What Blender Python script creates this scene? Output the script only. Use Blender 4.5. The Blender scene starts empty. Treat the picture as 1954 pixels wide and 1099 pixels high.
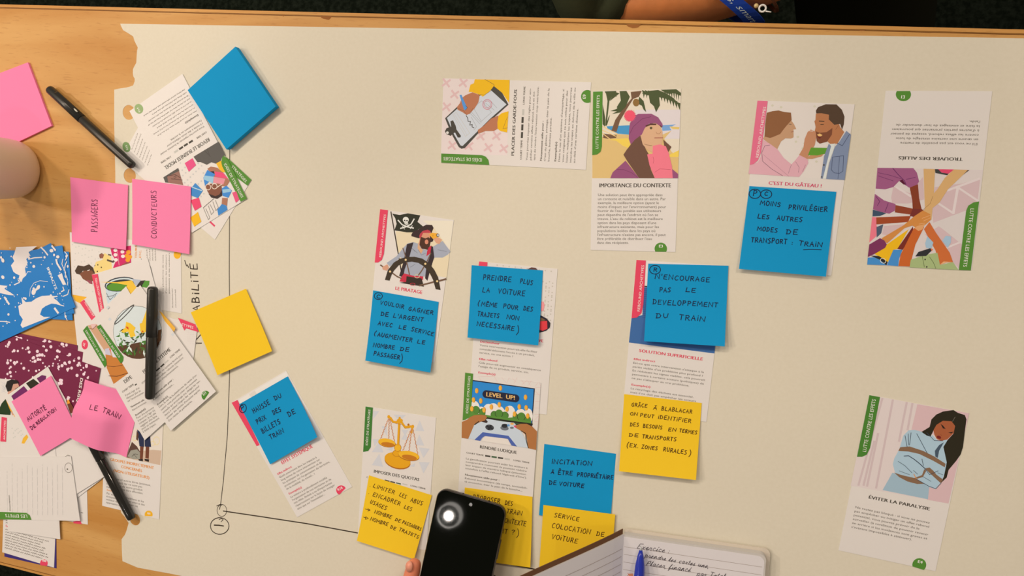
import bpy, bmesh, math, random
import numpy as np
from mathutils import Vector, Matrix
from mathutils.geometry import tessellate_polygon

random.seed(7)
S = bpy.context.scene
COL = S.collection
TZ = 0.74                                   # table top height (m)

# ------------------------------------------------------------------ camera
# pinhole solved from the square notes and equal cards: 0.73 m above the table, tilted about 16 degrees
FPX, CX, CY, CAMH = 1431.4, 977.0, 549.5, 0.7286
_tx, _ty, _th = math.radians(-5.682), math.radians(-14.988), math.radians(6.5)
_Rx = np.array([[1, 0, 0], [0, math.cos(_tx), -math.sin(_tx)], [0, math.sin(_tx), math.cos(_tx)]])
_Ry = np.array([[math.cos(_ty), 0, math.sin(_ty)], [0, 1, 0], [-math.sin(_ty), 0, math.cos(_ty)]])
_Rz = np.array([[math.cos(_th), math.sin(_th), 0], [-math.sin(_th), math.cos(_th), 0], [0, 0, 1]])
RW = np.diag([1, -1, -1]) @ _Rz @ _Rx @ _Ry   # image axes (x right, y down, z forward) -> world
cam_data = bpy.data.cameras.new('camera')
cam_data.sensor_width = 36.0
cam_data.lens = FPX / 1954.0 * 36.0
cam_data.clip_start = 0.01
cam = bpy.data.objects.new('camera', cam_data)
COL.objects.link(cam)
_m = Matrix.Identity(4)
for i in range(3):
    _m[i][0], _m[i][1], _m[i][2] = RW[i, 0], -RW[i, 1], -RW[i, 2]
_m[2][3] = TZ + CAMH
cam.matrix_world = _m
S.camera = cam

# ------------------------------------------------------------------ light and exposure
S.view_settings.view_transform = 'Standard'
S.view_settings.look = 'None'
S.view_settings.gamma = 1.0
S.view_settings.use_curve_mapping = False
S.view_settings.exposure = 0.0
world = bpy.data.worlds.new('room_light')
S.world = world
world.use_nodes = True
wb = world.node_tree.nodes['Background']
wb.inputs[0].default_value = (1.0, 0.83, 0.70, 1)
wb.inputs[1].default_value = 0.27

def lamp(name, loc, power, radius, rgb=(1.0, 0.82, 0.66), target=None):
    d = bpy.data.lights.new(name, 'AREA')
    d.shape = 'DISK'
    d.size = radius * 2
    d.energy = power
    d.color = rgb
    o = bpy.data.objects.new(name, d)
    COL.objects.link(o)
    o.location = loc
    t = Vector(target if target else (loc[0], loc[1], 0))
    o.rotation_euler = (t - Vector(loc)).to_track_quat('-Z', 'Y').to_euler()
    return o
CEIL = 2.6
lamp('overhead_light', (-1.05, 1.35, CEIL - 0.06), 14, 0.14, target=(-0.3, -0.15, TZ))
lamp('overhead_light', (-1.75, 0.75, CEIL - 0.06), 12, 0.12, target=(-0.3, -0.15, TZ))
lamp('overhead_light', (-2.3, 0.1, CEIL - 0.06), 14, 0.10, target=(-0.3, -0.15, TZ))
lamp('overhead_light', (0.9, 1.45, CEIL - 0.06), 12, 0.14, target=(-0.1, -0.15, TZ))  # unseen fill lamp, added to brighten the right end of the paper
lamp('overhead_light', (-0.3, 1.45, CEIL - 0.06), 8, 0.2, target=(-0.3, -0.15, TZ))  # soft unseen fill, added to lift the far side of the table

# ------------------------------------------------------------------ helpers
def unproj(p, z=0.0):
    """pixels (n,2) -> world xy (n,2) on the level z metres above the table top"""
    p = np.atleast_2d(np.asarray(p, float))
    d = np.c_[(p[:, 0] - CX) / FPX, (p[:, 1] - CY) / FPX, np.ones(len(p))] @ RW.T
    t = (CAMH - np.asarray(z, float)) / -d[:, 2]
    return d[:, :2] * t[:, None]

def at(px, py, z=0.0):
    q = unproj((px, py), z)[0]
    return Vector((q[0], q[1], TZ + z))

def lin(c):
    c = c / 255.0
    return c / 12.92 if c <= 0.04045 else ((c + 0.055) / 1.055) ** 2.4
LIGHT = (0.93, 0.79, 0.69)                  # colour of the room's warm light on white card
MATS = {}
def mat(rgb, rough=0.6, spec=0.25, tag='print', bump=0.0):
    key = (tuple(rgb), rough, spec, tag, bump)
    if key in MATS:
        return MATS[key]
    m = bpy.data.materials.new(tag)
    m.use_nodes = True
    nt = m.node_tree
    b = nt.nodes['Principled BSDF']
    c = [min(0.92, lin(v) / l) for v, l in zip(rgb, LIGHT)]
    b.inputs['Base Color'].default_value = (*c, 1)
    b.inputs['Roughness'].default_value = rough
    b.inputs['Specular IOR Level'].default_value = spec
    if bump:
        tc = nt.nodes.new('ShaderNodeTexCoord')
        n = nt.nodes.new('ShaderNodeTexNoise')
        n.inputs['Scale'].default_value = 60
        n.inputs['Detail'].default_value = 4
        bp = nt.nodes.new('ShaderNodeBump')
        bp.inputs['Strength'].default_value = bump
        bp.inputs['Distance'].default_value = 0.002
        nt.links.new(tc.outputs['Object'], n.inputs['Vector'])
        nt.links.new(n.outputs['Fac'], bp.inputs['Height'])
        nt.links.new(bp.outputs['Normal'], b.inputs['Normal'])
    MATS[key] = m
    return m

def tag(o, label=None, cat=None, group=None, kind=None):
    if label: o['label'] = label
    if cat: o['category'] = cat
    if group: o['group'] = group
    if kind: o['kind'] = kind
    return o

def empty(name, loc):
    o = bpy.data.objects.new(name, None)
    COL.objects.link(o)
    o.location = loc
    return o

def wloc(o):
    v = Vector(o.location)
    while o.parent:
        o = o.parent
        v += Vector(o.location)
    return v

def mk(name, verts, faces, mats, parent=None, midx=None, smooth=False, origin=None):
    """one mesh object from world coordinates"""
    V = np.asarray(verts, float)
    base = wloc(parent) if parent else Vector((0, 0, 0))
    if origin is None:
        origin = base if parent else Vector(((V[:, 0].min() + V[:, 0].max()) / 2, (V[:, 1].min() + V[:, 1].max()) / 2, V[:, 2].min()))
    me = bpy.data.meshes.new(name)
    me.from_pydata((V - np.array(origin)).tolist(), [], faces)
    for m in (mats if isinstance(mats, (list, tuple)) else [mats]):
        me.materials.append(m)
    if midx is not None:
        me.polygons.foreach_set('material_index', midx)
    if smooth:
        me.polygons.foreach_set('use_smooth', [True] * len(me.polygons))
    me.update()
    o = bpy.data.objects.new(name, me)
    COL.objects.link(o)
    if parent:
        o.parent = parent
    o.location = Vector(origin) - base
    return o

def from_bm(name, bm, m, parent=None, smooth=True):
    bmesh.ops.recalc_face_normals(bm, faces=bm.faces)
    v = [tuple(x.co) for x in bm.verts]
    bm.verts.index_update()
    f = [[x.index for x in g.verts] for g in bm.faces]
    mi = [g.material_index for g in bm.faces]
    bm.free()
    return mk(name, v, f, m, parent, midx=mi, smooth=smooth)

class Surf:
    """a sheet lying on the table: four image corners (TL TR BR BL) carried to its own level, optional curl"""
    def __init__(s, q, z0, th, lift=None):
        s.z0, s.th, s.lift = z0 * 1e-3, th * 1e-3, lift or (lambda u, v: 0.0 * u)
        uu, vv = np.array([0, 1, 1, 0.]), np.array([0, 0, 1, 1.])
        s.c = unproj(q, s.z0 + s.th + s.lift(uu, vv))
    def xy(s, u, v):
        a, b, c, d = s.c
        u, v = np.asarray(u)[:, None], np.asarray(v)[:, None]
        return a * (1 - u) * (1 - v) + b * u * (1 - v) + c * u * v + d * (1 - u) * v
    def uv(s, xy):
        a, b, c, d = s.c
        u = np.full(len(xy), .5); v = np.full(len(xy), .5)
        for _ in range(6):
            r = s.xy(u, v) - xy
            du = (b - a) * (1 - v)[:, None] + (c - d) * v[:, None]
            dv = (d - a) * (1 - u)[:, None] + (c - b) * u[:, None]
            det = du[:, 0] * dv[:, 1] - du[:, 1] * dv[:, 0]
            u = u - (r[:, 0] * dv[:, 1] - r[:, 1] * dv[:, 0]) / det
            v = v - (du[:, 0] * r[:, 1] - du[:, 1] * r[:, 0]) / det
        return u, v
    def px(s, p):
        """pixels -> world xy on the sheet"""
        z = s.z0 + s.th
        for _ in range(4):
            xy = unproj(p, z)
            u, v = s.uv(xy)
            z = s.z0 + s.th + s.lift(np.clip(u, 0, 1), np.clip(v, 0, 1))
        return xy
    def top(s, xy, dz):
        u, v = s.uv(xy)
        return np.c_[xy, TZ + s.z0 + s.th + s.lift(np.clip(u, 0, 1), np.clip(v, 0, 1)) + dz]

def sheet(name, q, z0, th, m, lift=None, n=1):
    """solid thin sheet; returns (object, surf)"""
    sf = Surf(q, z0, th, lift)
    g = np.linspace(0, 1, n + 1)
    U, W = np.meshgrid(g, g)
    U, W = U.ravel(), W.ravel()
    xy = sf.xy(U, W)
    zt = TZ + sf.z0 + sf.th + sf.lift(U, W)
    vt = np.c_[xy, zt]
    vb = np.c_[xy, zt - sf.th]
    k = n + 1
    f = []
    N = k * k
    for j in range(n):
        for i in range(n):
            a, b, c, d = j * k + i, j * k + i + 1, (j + 1) * k + i + 1, (j + 1) * k + i
            f.append((d, c, b, a)); f.append((a + N, b + N, c + N, d + N))
    for i in range(n):
        for a, b in ((i, i + 1), (n * k + i + 1, n * k + i), ((i + 1) * k, i * k), (i * k + n, (i + 1) * k + n)):
            f.append((a, b, b + N, a + N))
    o = mk(name, np.r_[vt, vb], f, m, smooth=n > 1)
    if n > 1: o.data.set_sharp_from_angle(angle=math.radians(50))
    return o, sf

class Ink:
    """flat printed or drawn shapes that lie on a sheet, gathered into one mesh"""
    def __init__(s, sf, crop=(0, 0, 1), dz=0.02, step=0.005):
        s.sf, s.x0, s.y0, s.k = sf, crop[0], crop[1], crop[2]
        s.dz, s.step = dz * 1e-3, step * 1e-3
        s.v, s.f, s.mi, s.m, s.n = [], [], [], [], 0
    def P(s, pts):
        p = np.atleast_2d(np.asarray(pts, float)) / s.k
        p[:, 0] += s.x0; p[:, 1] += s.y0
        return p
    def _add(s, xy, faces, m):
        if m not in s.m: s.m.append(m)
        i = s.m.index(m)
        V = s.sf.top(xy, s.dz)
        o = s.n
        s.v.append(V); s.n += len(V)
        for f in faces:
            a, b, c = V[f[0]], V[f[1]], V[f[2]]
            if (b[0] - a[0]) * (c[1] - a[1]) - (b[1] - a[1]) * (c[0] - a[0]) < 0: f = f[::-1]
            s.f.append([x + o for x in f]); s.mi.append(i)
    def up(s): s.dz += s.step
    def poly(s, m, pts):
        s.up()
        xy = s.sf.px(s.P(pts))
        t = tessellate_polygon([[Vector((a, b, 0)) for a, b in xy]])
        s._add(xy, [list(x) for x in t], m)
    def ell(s, m, cx, cy, rx, ry=None, rot=0, a0=0, a1=360, n=20):
        ry = ry or rx
        c, q = math.cos(math.radians(rot)), math.sin(math.radians(rot))
        pts = []
        for i in range(n + (a1 - a0 < 360)):
            a = math.radians(a0 + (a1 - a0) * i / n)
            x, y = rx * math.cos(a), ry * math.sin(a)
            pts.append((cx + x * c - y * q, cy + x * q + y * c))
        s.poly(m, pts)
    def line(s, m, w, pts, closed=False, lay=True):
        s.dz += s.step if lay else 1e-6
        xy = s.sf.px(s.P(pts))
        if closed: xy = np.r_[xy, xy[:1]]
        p = s.P(pts)
        sc = np.linalg.norm(xy[1] - xy[0]) / max(1e-9, np.linalg.norm(p[1] - p[0]))
        h = w / s.k * sc / 2
        V, F = [], []
        for i in range(len(xy)):
            d0 = xy[i] - xy[i - 1] if i else xy[1] - xy[0]
            d1 = xy[i + 1] - xy[i] if i < len(xy) - 1 else d0
            if closed and i == 0: d0 = xy[-1] - xy[-2]
            if closed and i == len(xy) - 1: d1 = xy[1] - xy[0]
            d0 = d0 / (np.linalg.norm(d0) + 1e-12); d1 = d1 / (np.linalg.norm(d1) + 1e-12)
            t = d0 + d1
            if np.linalg.norm(t) < .3: t = d1
            t = t / np.linalg.norm(t)
            k = h / max(.55, abs(t @ d1))
            nn = np.array([-t[1], t[0]]) * k
            e = (t * h if i == len(xy) - 1 else -t * h) if (i in (0, len(xy) - 1) and not closed) else 0 * t
            V += [xy[i] + nn + e * .6, xy[i] - nn + e * .6]
        for i in range(len(xy) - 1):
            F.append([2 * i, 2 * i + 1, 2 * i + 3, 2 * i + 2])
        s._add(np.array(V), F, m)
    def ring(s, m, w, cx, cy, rx, ry=None, rot=0, n=22):
        ry = ry or rx
        c, q = math.cos(math.radians(rot)), math.sin(math.radians(rot))
        s.line(m, w, [(cx + rx * math.cos(a) * c - ry * math.sin(a) * q, cy + rx * math.cos(a) * q + ry * math.sin(a) * c) for a in [2 * math.pi * i / n for i in range(n)]], closed=True)
    def art(s, items):
        for it in items:
            if it[0] == 'L': s.line(it[1], it[2], it[3])
            elif it[0] == 'E': s.ell(*it[1:])
            elif it[0] == 'R': s.ring(*it[1:])
            else: s.poly(it[0], it[1])
        return s
    def make(s, name, parent):
        if not s.n: return None
        return mk(name, np.concatenate(s.v), s.f, s.m, parent, midx=s.mi)
    # ---- printed lettering
    def text(s, m, txt, p0, p1, cap, bold=False, lay=True, shear=0.0):
        """TXT set from p0 to p1 along the baseline; CAP is the capital height"""
        nat = text_width(txt, bold)
        s.run(m, txt, p0, p1, cap, nat, bold, lay, shear)
    def run(s, m, txt, p0, p1, cap, width, bold=False, lay=True, shear=0.0):
        if lay: s.up()
        a, b = s.sf.px(s.P([p0, p1]))
        pp = s.P([p0, p1])
        d = b - a
        kx = np.linalg.norm(d) / width
        ky = cap / s.k * np.linalg.norm(d) / np.linalg.norm(pp[1] - pp[0]) / CAPH
        ex = d / np.linalg.norm(d)
        ey = np.array([-ex[1], ex[0]])
        x = 0.0
        for ch in txt:
            V, F, adv = glyph(ch, bold)
            if len(V):
                xy = a + np.outer((V[:, 0] + x + shear * V[:, 1]) * kx, ex) + np.outer(V[:, 1] * ky, ey)
                s._add(xy, F, m)
                if bold:
                    s.dz += 2e-6; s._add(xy + ex * kx * .03, F, m); s.dz += 2e-6; s._add(xy + ex * kx * .058, F, m); s.dz -= 4e-6
            x += adv
    def para(s, m, p0, p1, step, cap, lines, bold=False):
        w0 = text_width(lines[0], bold)
        p0, p1, st = np.array(p0, float), np.array(p1, float), np.array(step, float)
        s.up()
        for i, t in enumerate(lines):
            w = text_width(t, bold)
            a = p0 + st * i
            s.run(m, t, a, a + (p1 - p0) * w / w0, cap, w, bold, lay=False)
    # ---- handwriting
    def hand(s, m, w, words, jit=0.05):
        s.up()
        for txt, p0, p1, h in words:
            p0, p1 = np.array(p0, float), np.array(p1, float)
            tot = sum(HW(c) for c in txt) - GAP
            ex = (p1 - p0) / tot
            e = ex / np.linalg.norm(ex)
            ey = np.array([e[1], -e[0]]) * h
            x = 0.0
            for c in txt:
                lw = HW(c) - GAP
                dy = random.uniform(-.05, .05); sc = random.uniform(.92, 1.06)
                for st in strokes(c):
                    pts = []
                    for (px, py) in st:
                        j = (random.uniform(-jit, jit), random.uniform(-jit, jit))
                        pts.append(p0 + ex * (x + (px + j[0] * .6) * lw + .06 * py) + ey * (py * sc + j[1] * .7 + dy))
                    s.line(m, w, pts, lay=False)
                x += HW(c)

# printed glyphs: Blender's built-in typeface
GL = {}
CAPH = 1.0
def _gl_mesh(t, bold):
    cu = bpy.data.curves.new('glyph', 'FONT')
    cu.body = t
    cu.size = 1.0
    cu.resolution_u = 2
    cu.fill_mode = 'FRONT'
    cu.offset = 0.0
    o = bpy.data.objects.new('glyph', cu)
    COL.objects.link(o)
    bpy.context.view_layer.update()
    me = o.to_mesh()
    V = np.array([v.co[:2] for v in me.vertices]) if len(me.vertices) else np.zeros((0, 2))
    F = [list(p.vertices) for p in me.polygons]
    o.to_mesh_clear()
    bpy.data.objects.remove(o)
    bpy.data.curves.remove(cu)
    return V, F
def glyph(ch, bold=False):
    k = (ch, bold)
    if k not in GL:
        V, F = _gl_mesh(ch, bold) if ch != ' ' else (np.zeros((0, 2)), [])
        h = _gl_mesh('H', bold)[0][:, 0].max()
        adv = _gl_mesh(ch + 'H', bold)[0][:, 0].max() - h
        GL[k] = (V, F, adv)
    return GL[k]
def text_width(t, bold=False):
    return max(1e-6, sum(glyph(c, bold)[2] for c in t))
CAPH = _gl_mesh('H', False)[0][:, 1].max()

# handwritten capitals as pen strokes
GAP = 0.28
_O = [(.5 + .48 * math.sin(a), .5 + .5 * math.cos(a)) for a in [i * 2 * math.pi / 9 + .3 for i in range(10)]]
FONT = {
 'A': [[(0, 0), (.45, 1), (.95, 0)], [(.15, .38), (.85, .4)]],
 'B': [[(.05, 0), (.08, 1), (.6, .95), (.72, .75), (.5, .55), (.08, .5)], [(.5, .55), (.88, .35), (.75, .06), (0, 0)]],
 'C': [[(.92, .88), (.5, 1), (.12, .7), (.06, .3), (.4, 0), (.95, .1)]],
 'D': [[(.08, 0), (.12, 1)], [(-.08, .98), (.6, .92), (.95, .5), (.7, .1), (-.02, 0)]],
 'E': [[(.95, 1), (.15, .95), (.1, .5), (.1, .02), (.98, .02)], [(.1, .5), (.8, .53)]],
 'F': [[(.95, 1), (.1, .96), (.08, 0)], [(.08, .5), (.7, .53)]],
 'G': [[(.9, .88), (.5, 1), (.1, .7), (.06, .25), (.4, 0), (.85, .1), (.88, .45), (.5, .45)]],
 'H': [[(.05, 0), (.08, 1)], [(.92, 1), (.9, 0)], [(.06, .5), (.9, .5)]],
 'I': [[(.5, 0), (.5, .68)], [(.5, .93), (.58, .99)]],
 'J': [[(.2, 1), (1, .98)], [(.65, 1), (.68, .2), (.4, 0), (.02, .15)]],
 'L': [[(.18, 1), (.04, .05), (.95, .02)]],
 'M': [[(0, 0), (.1, 1), (.5, .4), (.88, 1), (1, 0)]],
 'N': [[(0, 0), (.06, 1), (.88, .02), (.96, 1)]],
 'O': [_O],
 'P': [[(.08, 0), (.12, 1)], [(0, .94), (.65, .98), (.9, .72), (.6, .48), (.1, .45)]],
 'R': [[(.06, 0), (.1, 1)], [(0, .94), (.65, .98), (.85, .75), (.55, .5), (.1, .47), (.45, .45), (1, 0)]],
 'S': [[(.92, .94), (.45, 1), (.12, .76), (.5, .54), (.88, .3), (.6, 0), (.02, .05)]],
 'T': [[(0, 1), (1, .97)], [(.5, .98), (.46, 0)]],
 'U': [[(.05, 1), (.06, .3), (.4, 0), (.8, .15), (.95, 1)], ],
 'V': [[(0, 1), (.4, 0), (.95, 1)]],
 'X': [[(0, 1), (.95, 0)], [(.9, 1), (.05, 0)]],
 'Z': [[(.05, .95), (.9, 1), (.1, .02), (.95, .05)]],
 '(': [[(.8, 1.15), (.3, .7), (.25, .2), (.75, -.2)]],
 ')': [[(.2, 1.15), (.7, .7), (.75, .2), (.2, -.2)]],
 "'": [[(.5, 1.05), (.4, .75)]],
 ':': [[(.5, .7), (.54, .64)], [(.48, .2), (.52, .13)]],
 '.': [[(.45, .05), (.55, .02)]],
 '?': [[(.05, .8), (.4, 1), (.8, .8), (.5, .5), (.42, .28)], [(.42, .06), (.46, 0)]],
 '-': [[(.1, .5), (.9, .5)]],
 '_': [[(0, 0), (1, 0)]],
 '>': [[(-.6, .5), (1, .5)], [(.5, .85), (1, .5), (.5, .1)]],
}
_ACC = {'É': ('E', [[(.35, 1.2), (.75, 1.34)]]), 'Ê': ('E', [[(.2, 1.18), (.5, 1.36), (.8, 1.2)]]), 'Â': ('A', [[(.2, 1.18), (.45, 1.36), (.75, 1.2)]]),
        'À': ('A', [[(.2, 1.25), (.75, 1.24)]]), 'Î': ('I', [[(.1, .95), (.5, 1.1), (.9, .95)]])}
for k_, (b_, e_) in _ACC.items():
    FONT[k_] = FONT[b_] + e_
def HW(c):
    return {'I': .12, 'Î': .2, 'M': .95, ' ': .45, '(': .35, ')': .35, "'": .15, ':': .1, '.': .1, 'N': .8, 'O': .72}.get(c, .66) + GAP
def strokes(c):
    return FONT.get(c, [])

# ------------------------------------------------------------------ colours of the prints and papers
CARD = mat((224, 209, 197), .45, .3, 'card_stock')
DARK = mat((72, 64, 54)); BODY = mat((92, 82, 70)); GREY = mat((196, 186, 174))
RED = mat((215, 48, 78)); ORA = mat((222, 135, 40)); GREEN = mat((84, 134, 48)); WHITE = mat((236, 226, 214))
TABR = mat((226, 66, 92)); PINKTAB = mat((226, 108, 134)); BLACKM = mat((42, 38, 30))
INK = mat((22, 32, 62), .5, .2, 'felt_ink'); INKB = mat((72, 40, 16), .5, .2, 'felt_ink'); INKP = mat((88, 22, 52), .5, .2, 'felt_ink')
def noted(rgb): return mat(rgb, .75, .12, 'note_paper')
BLUE, YEL, PINK = noted((20, 140, 186)), noted((247, 188, 38)), noted((248, 125, 160))
C = lambda *a: mat(a)

# ------------------------------------------------------------------ room: floor, table
def wood_mat(name, c1, c2, c3, sx=3.0):
    m = bpy.data.materials.new(name); m.use_nodes = True
    nt = m.node_tree; b = nt.nodes['Principled BSDF']
    N = nt.nodes.new; L = nt.links.new
    tc = N('ShaderNodeTexCoord'); mp = N('ShaderNodeMapping')
    mp.inputs['Scale'].default_value = (sx, 26, 26)
    L(tc.outputs['Object'], mp.inputs['Vector'])
    n1 = N('ShaderNodeTexNoise'); n1.inputs['Scale'].default_value = 1.0; n1.inputs['Detail'].default_value = 6; n1.inputs['Distortion'].default_value = .8
    L(mp.outputs['Vector'], n1.inputs['Vector'])
    r1 = N('ShaderNodeValToRGB')
    f = lambda c: tuple(min(.9, lin(v) / l) for v, l in zip(c, LIGHT)) + (1,)
    e = r1.color_ramp.elements
    e[0].position = .3; e[0].color = f(c1); e[1].position = .7; e[1].color = f(c2)
    L(n1.outputs['Fac'], r1.inputs['Fac'])
    mp2 = N('ShaderNodeMapping'); mp2.inputs['Scale'].default_value = (70, 520, 520)
    L(tc.outputs['Object'], mp2.inputs['Vector'])
    n2 = N('ShaderNodeTexNoise'); n2.inputs['Scale'].default_value = 1.0; n2.inputs['Detail'].default_value = 2
    L(mp2.outputs['Vector'], n2.inputs['Vector'])
    r2 = N('ShaderNodeValToRGB'); r2.color_ramp.elements[0].position = .60; r2.color_ramp.elements[1].position = .72
    L(n2.outputs['Fac'], r2.inputs['Fac'])
    mx = N('ShaderNodeMix'); mx.data_type = 'RGBA'
    mlt = N('ShaderNodeMath'); mlt.operation = 'MULTIPLY'; mlt.inputs[1].default_value = .35
    L(r2.outputs['Color'], mlt.inputs[0]); L(mlt.outputs[0], mx.inputs[0])
    L(r1.outputs['Color'], mx.inputs[6]); mx.inputs[7].default_value = f(c3)
    L(mx.outputs[2], b.inputs['Base Color'])
    b.inputs['Roughness'].default_value = .5; b.inputs['Specular IOR Level'].default_value = .3
    return m
WOOD = wood_mat('beech_top', (188, 126, 58), (207, 152, 86), (160, 98, 42))
EDGE = wood_mat('beech_lipping', (190, 128, 58), (206, 146, 76), (150, 96, 40))
JOINT = mat((96, 52, 16), .7, .2, 'glue_line')

def carpet_mat():
    m = bpy.data.materials.new('dark_carpet'); m.use_nodes = True
    nt = m.node_tree; b = nt.nodes['Principled BSDF']
    tc = nt.nodes.new('ShaderNodeTexCoord')
    n = nt.nodes.new('ShaderNodeTexNoise'); n.inputs['Scale'].default_value = 130; n.inputs['Detail'].default_value = 3
    r = nt.nodes.new('ShaderNodeValToRGB')
    r.color_ramp.elements[0].position = .38; r.color_ramp.elements[0].color = (.005, .008, .005, 1)
    r.color_ramp.elements[1].position = .68; r.color_ramp.elements[1].color = (.015, .021, .015, 1)
    nt.links.new(tc.outputs['Object'], n.inputs['Vector']); nt.links.new(n.outputs['Fac'], r.inputs['Fac'])
    nt.links.new(r.outputs['Color'], b.inputs['Base Color'])
    b.inputs['Roughness'].default_value = .95; b.inputs['Specular IOR Level'].default_value = .05
    return m
tag(mk('floor', [(-3, -2.2, 0), (2.4, -2.2, 0), (2.4, 2.4, 0), (-3, 2.4, 0), (-3, -2.2, -.05), (2.4, -2.2, -.05), (2.4, 2.4, -.05), (-3, 2.4, -.05)],
       [(0, 1, 2, 3), (7, 6, 5, 4), (0, 4, 5, 1), (1, 5, 6, 2), (2, 6, 7, 3), (3, 7, 4, 0)], carpet_mat()), kind='structure')

TX0, TX1, TY0, TY1, LIP = -1.25, 0.47, -0.532, 0.1705, 0.0042
TTH = 0.026
def boxm(x0, x1, y0, y1, z0, z1):
    v = [(x, y, z) for z in (z0, z1) for (x, y) in ((x0, y0), (x1, y0), (x1, y1), (x0, y1))]
    return v, [(3, 2, 1, 0), (4, 5, 6, 7), (0, 1, 5, 4), (1, 2, 6, 5), (2, 3, 7, 6), (3, 0, 4, 7)]
table = tag(empty('table', ((TX0 + TX1) / 2, (TY0 + TY1) / 2, 0)), 'beech veneer work table with chipped solid edge under the paper', 'table')
v, f = boxm(TX0, TX1, TY0 + LIP + .0006, TY1 - LIP - .0006, TZ - TTH, TZ)
mk('tabletop', v, f, WOOD, table)
for nm, y0, y1 in (('edge_strip', TY1 - LIP, TY1), ('edge_strip', TY0, TY0 + LIP)):
    bm = bmesh.new()
    v, f = boxm(TX0, TX1, y0, y1, TZ - TTH, TZ - .0003)
    vs = [bm.verts.new(p) for p in v]
    for q in f: bm.faces.new([vs[i] for i in q])
    bmesh.ops.bevel(bm, geom=[e for e in bm.edges if abs(e.verts[0].co.z - e.verts[1].co.z) < 1e-6 and e.verts[0].co.z > TZ - .01 and abs(e.verts[0].co.x - e.verts[1].co.x) > .5], offset=.0008, segments=2, affect='EDGES')
    from_bm(nm, bm, EDGE, table, smooth=False)
for y in (TY1 - LIP - .0006, TY0 + LIP):
    v, f = boxm(TX0, TX1, y, y + .0006, TZ - TTH, TZ - .0002)
    mk('glue_joint', v, f, JOINT, table)
# chips in the veneer along the joint
def chip(px, py, w, h, seed):
    r = random.Random(seed)
    c = at(px, py, 0)
    n = 14
    pts = [(c.x + w * math.cos(2 * math.pi * i / n) * r.uniform(.7, 1.1), TY1 - LIP + .0002 - abs(h * math.sin(2 * math.pi * i / n)) * r.uniform(.7, 1.1) * (1 if math.sin(2 * math.pi * i / n) < 0 else .1), TZ + .00012) for i in range(n)]
    tri = tessellate_polygon([[Vector(p) for p in pts]])
    ff = []
    for t in tri:
        a, b, d = [pts[i] for i in t]
        ff.append(t if (b[0] - a[0]) * (d[1] - a[1]) - (b[1] - a[1]) * (d[0] - a[0]) > 0 else t[::-1])
    mk('veneer_chip', pts, ff, mat((150, 92, 48), .8, .1, 'bare_chipboard'), table)
for a in ((1210, 48, .0085, .0042, 1), (623, 31, .0062, .0045, 2), (124, 12, .0022, .0014, 3), (541, 25, .0016, .0016, 4), (1354, 50, .0026, .0014, 5), (1645, 57, .003, .001, 6), (436, 22, .0012, .0010, 9)):
    chip(*a)
STEEL = mat((70, 68, 64), .4, .5, 'dark_steel')
for x in (TX0 + .09, TX1 - .09):
    for y in (TY0 + .08, TY1 - .08):
        bm = bmesh.new()
        bmesh.ops.create_cone(bm, cap_ends=True, segments=20, radius1=.022, radius2=.022, depth=TZ - TTH, matrix=Matrix.Translation((x, y, (TZ - TTH) / 2)))
        from_bm('leg', bm, STEEL, table)

# ------------------------------------------------------------------ big sheet of paper torn from a roll
def paper_mat():
    m = mat((218, 201, 176), .7, .15, 'roll_paper')
    nt = m.node_tree; b = nt.nodes['Principled BSDF']
    N = nt.nodes.new; L = nt.links.new
    tc = N('ShaderNodeTexCoord')
    n = N('ShaderNodeTexNoise'); n.inputs['Scale'].default_value = 7; n.inputs['Detail'].default_value = 3; n.inputs['Roughness'].default_value = .45
    L(tc.outputs['Object'], n.inputs['Vector'])
    bp = N('ShaderNodeBump'); bp.inputs['Strength'].default_value = .22; bp.inputs['Distance'].default_value = .006
    L(n.outputs['Fac'], bp.inputs['Height']); L(bp.outputs['Normal'], b.inputs['Normal'])
    n2 = N('ShaderNodeTexNoise'); n2.inputs['Scale'].default_value = 300; n2.inputs['Detail'].default_value = 2
    L(tc.outputs['Object'], n2.inputs['Vector'])
    r = N('ShaderNodeValToRGB')
    c = b.inputs['Base Color'].default_value
    r.color_ramp.elements[0].color = (c[0] * .95, c[1] * .945, c[2] * .93, 1); r.color_ramp.elements[1].color = (c[0] * 1.02, c[1] * 1.02, c[2] * 1.03, 1)
    L(n2.outputs['Fac'], r.inputs['Fac']); L(r.outputs['Color'], b.inputs['Base Color'])
    return m
PTH = .00025
left_px = [(229.4, 45.2), (231, 50), (235, 57.7), (244, 63), (254, 69.4), (256.5, 77.7), (259, 83), (262.9, 90.6), (261.5, 97), (261, 103.6), (260, 120), (256, 127), (253.7, 132), (253.5, 140), (254.5, 146),
           (257, 150), (257, 155), (254, 163), (247, 165.5), (241, 167), (230, 168.5), (218, 171), (218, 240), (220, 328), (220, 345), (224, 600), (229, 900), (231, 978), (238, 986), (245.4, 998), (243.5, 1005), (241.6, 1011.7), (238.5, 1020), (232, 1028.8),
           (232.5, 1050), (233.6, 1070.6), (262.5, 1083), (329, 1095.3)]
ol = [tuple(p) for p in unproj(left_px, PTH)]
ol += [(ol[-1][0] + 1.0, ol[-1][1] + .03), (0.43, -0.43), (0.43, float(unproj((2300, 79), PTH)[0][1]))]
tr = unproj((1954, 73), PTH)[0]
tl = unproj((229.4, 45.2), PTH)[0]
ol[-1] = (0.43, float(tr[1] + (tr[1] - tl[1]) / (tr[0] - tl[0]) * (0.43 - tr[0])))
ol.insert(len(ol), (float(tr[0]), float(tr[1])))
holes = []
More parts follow.
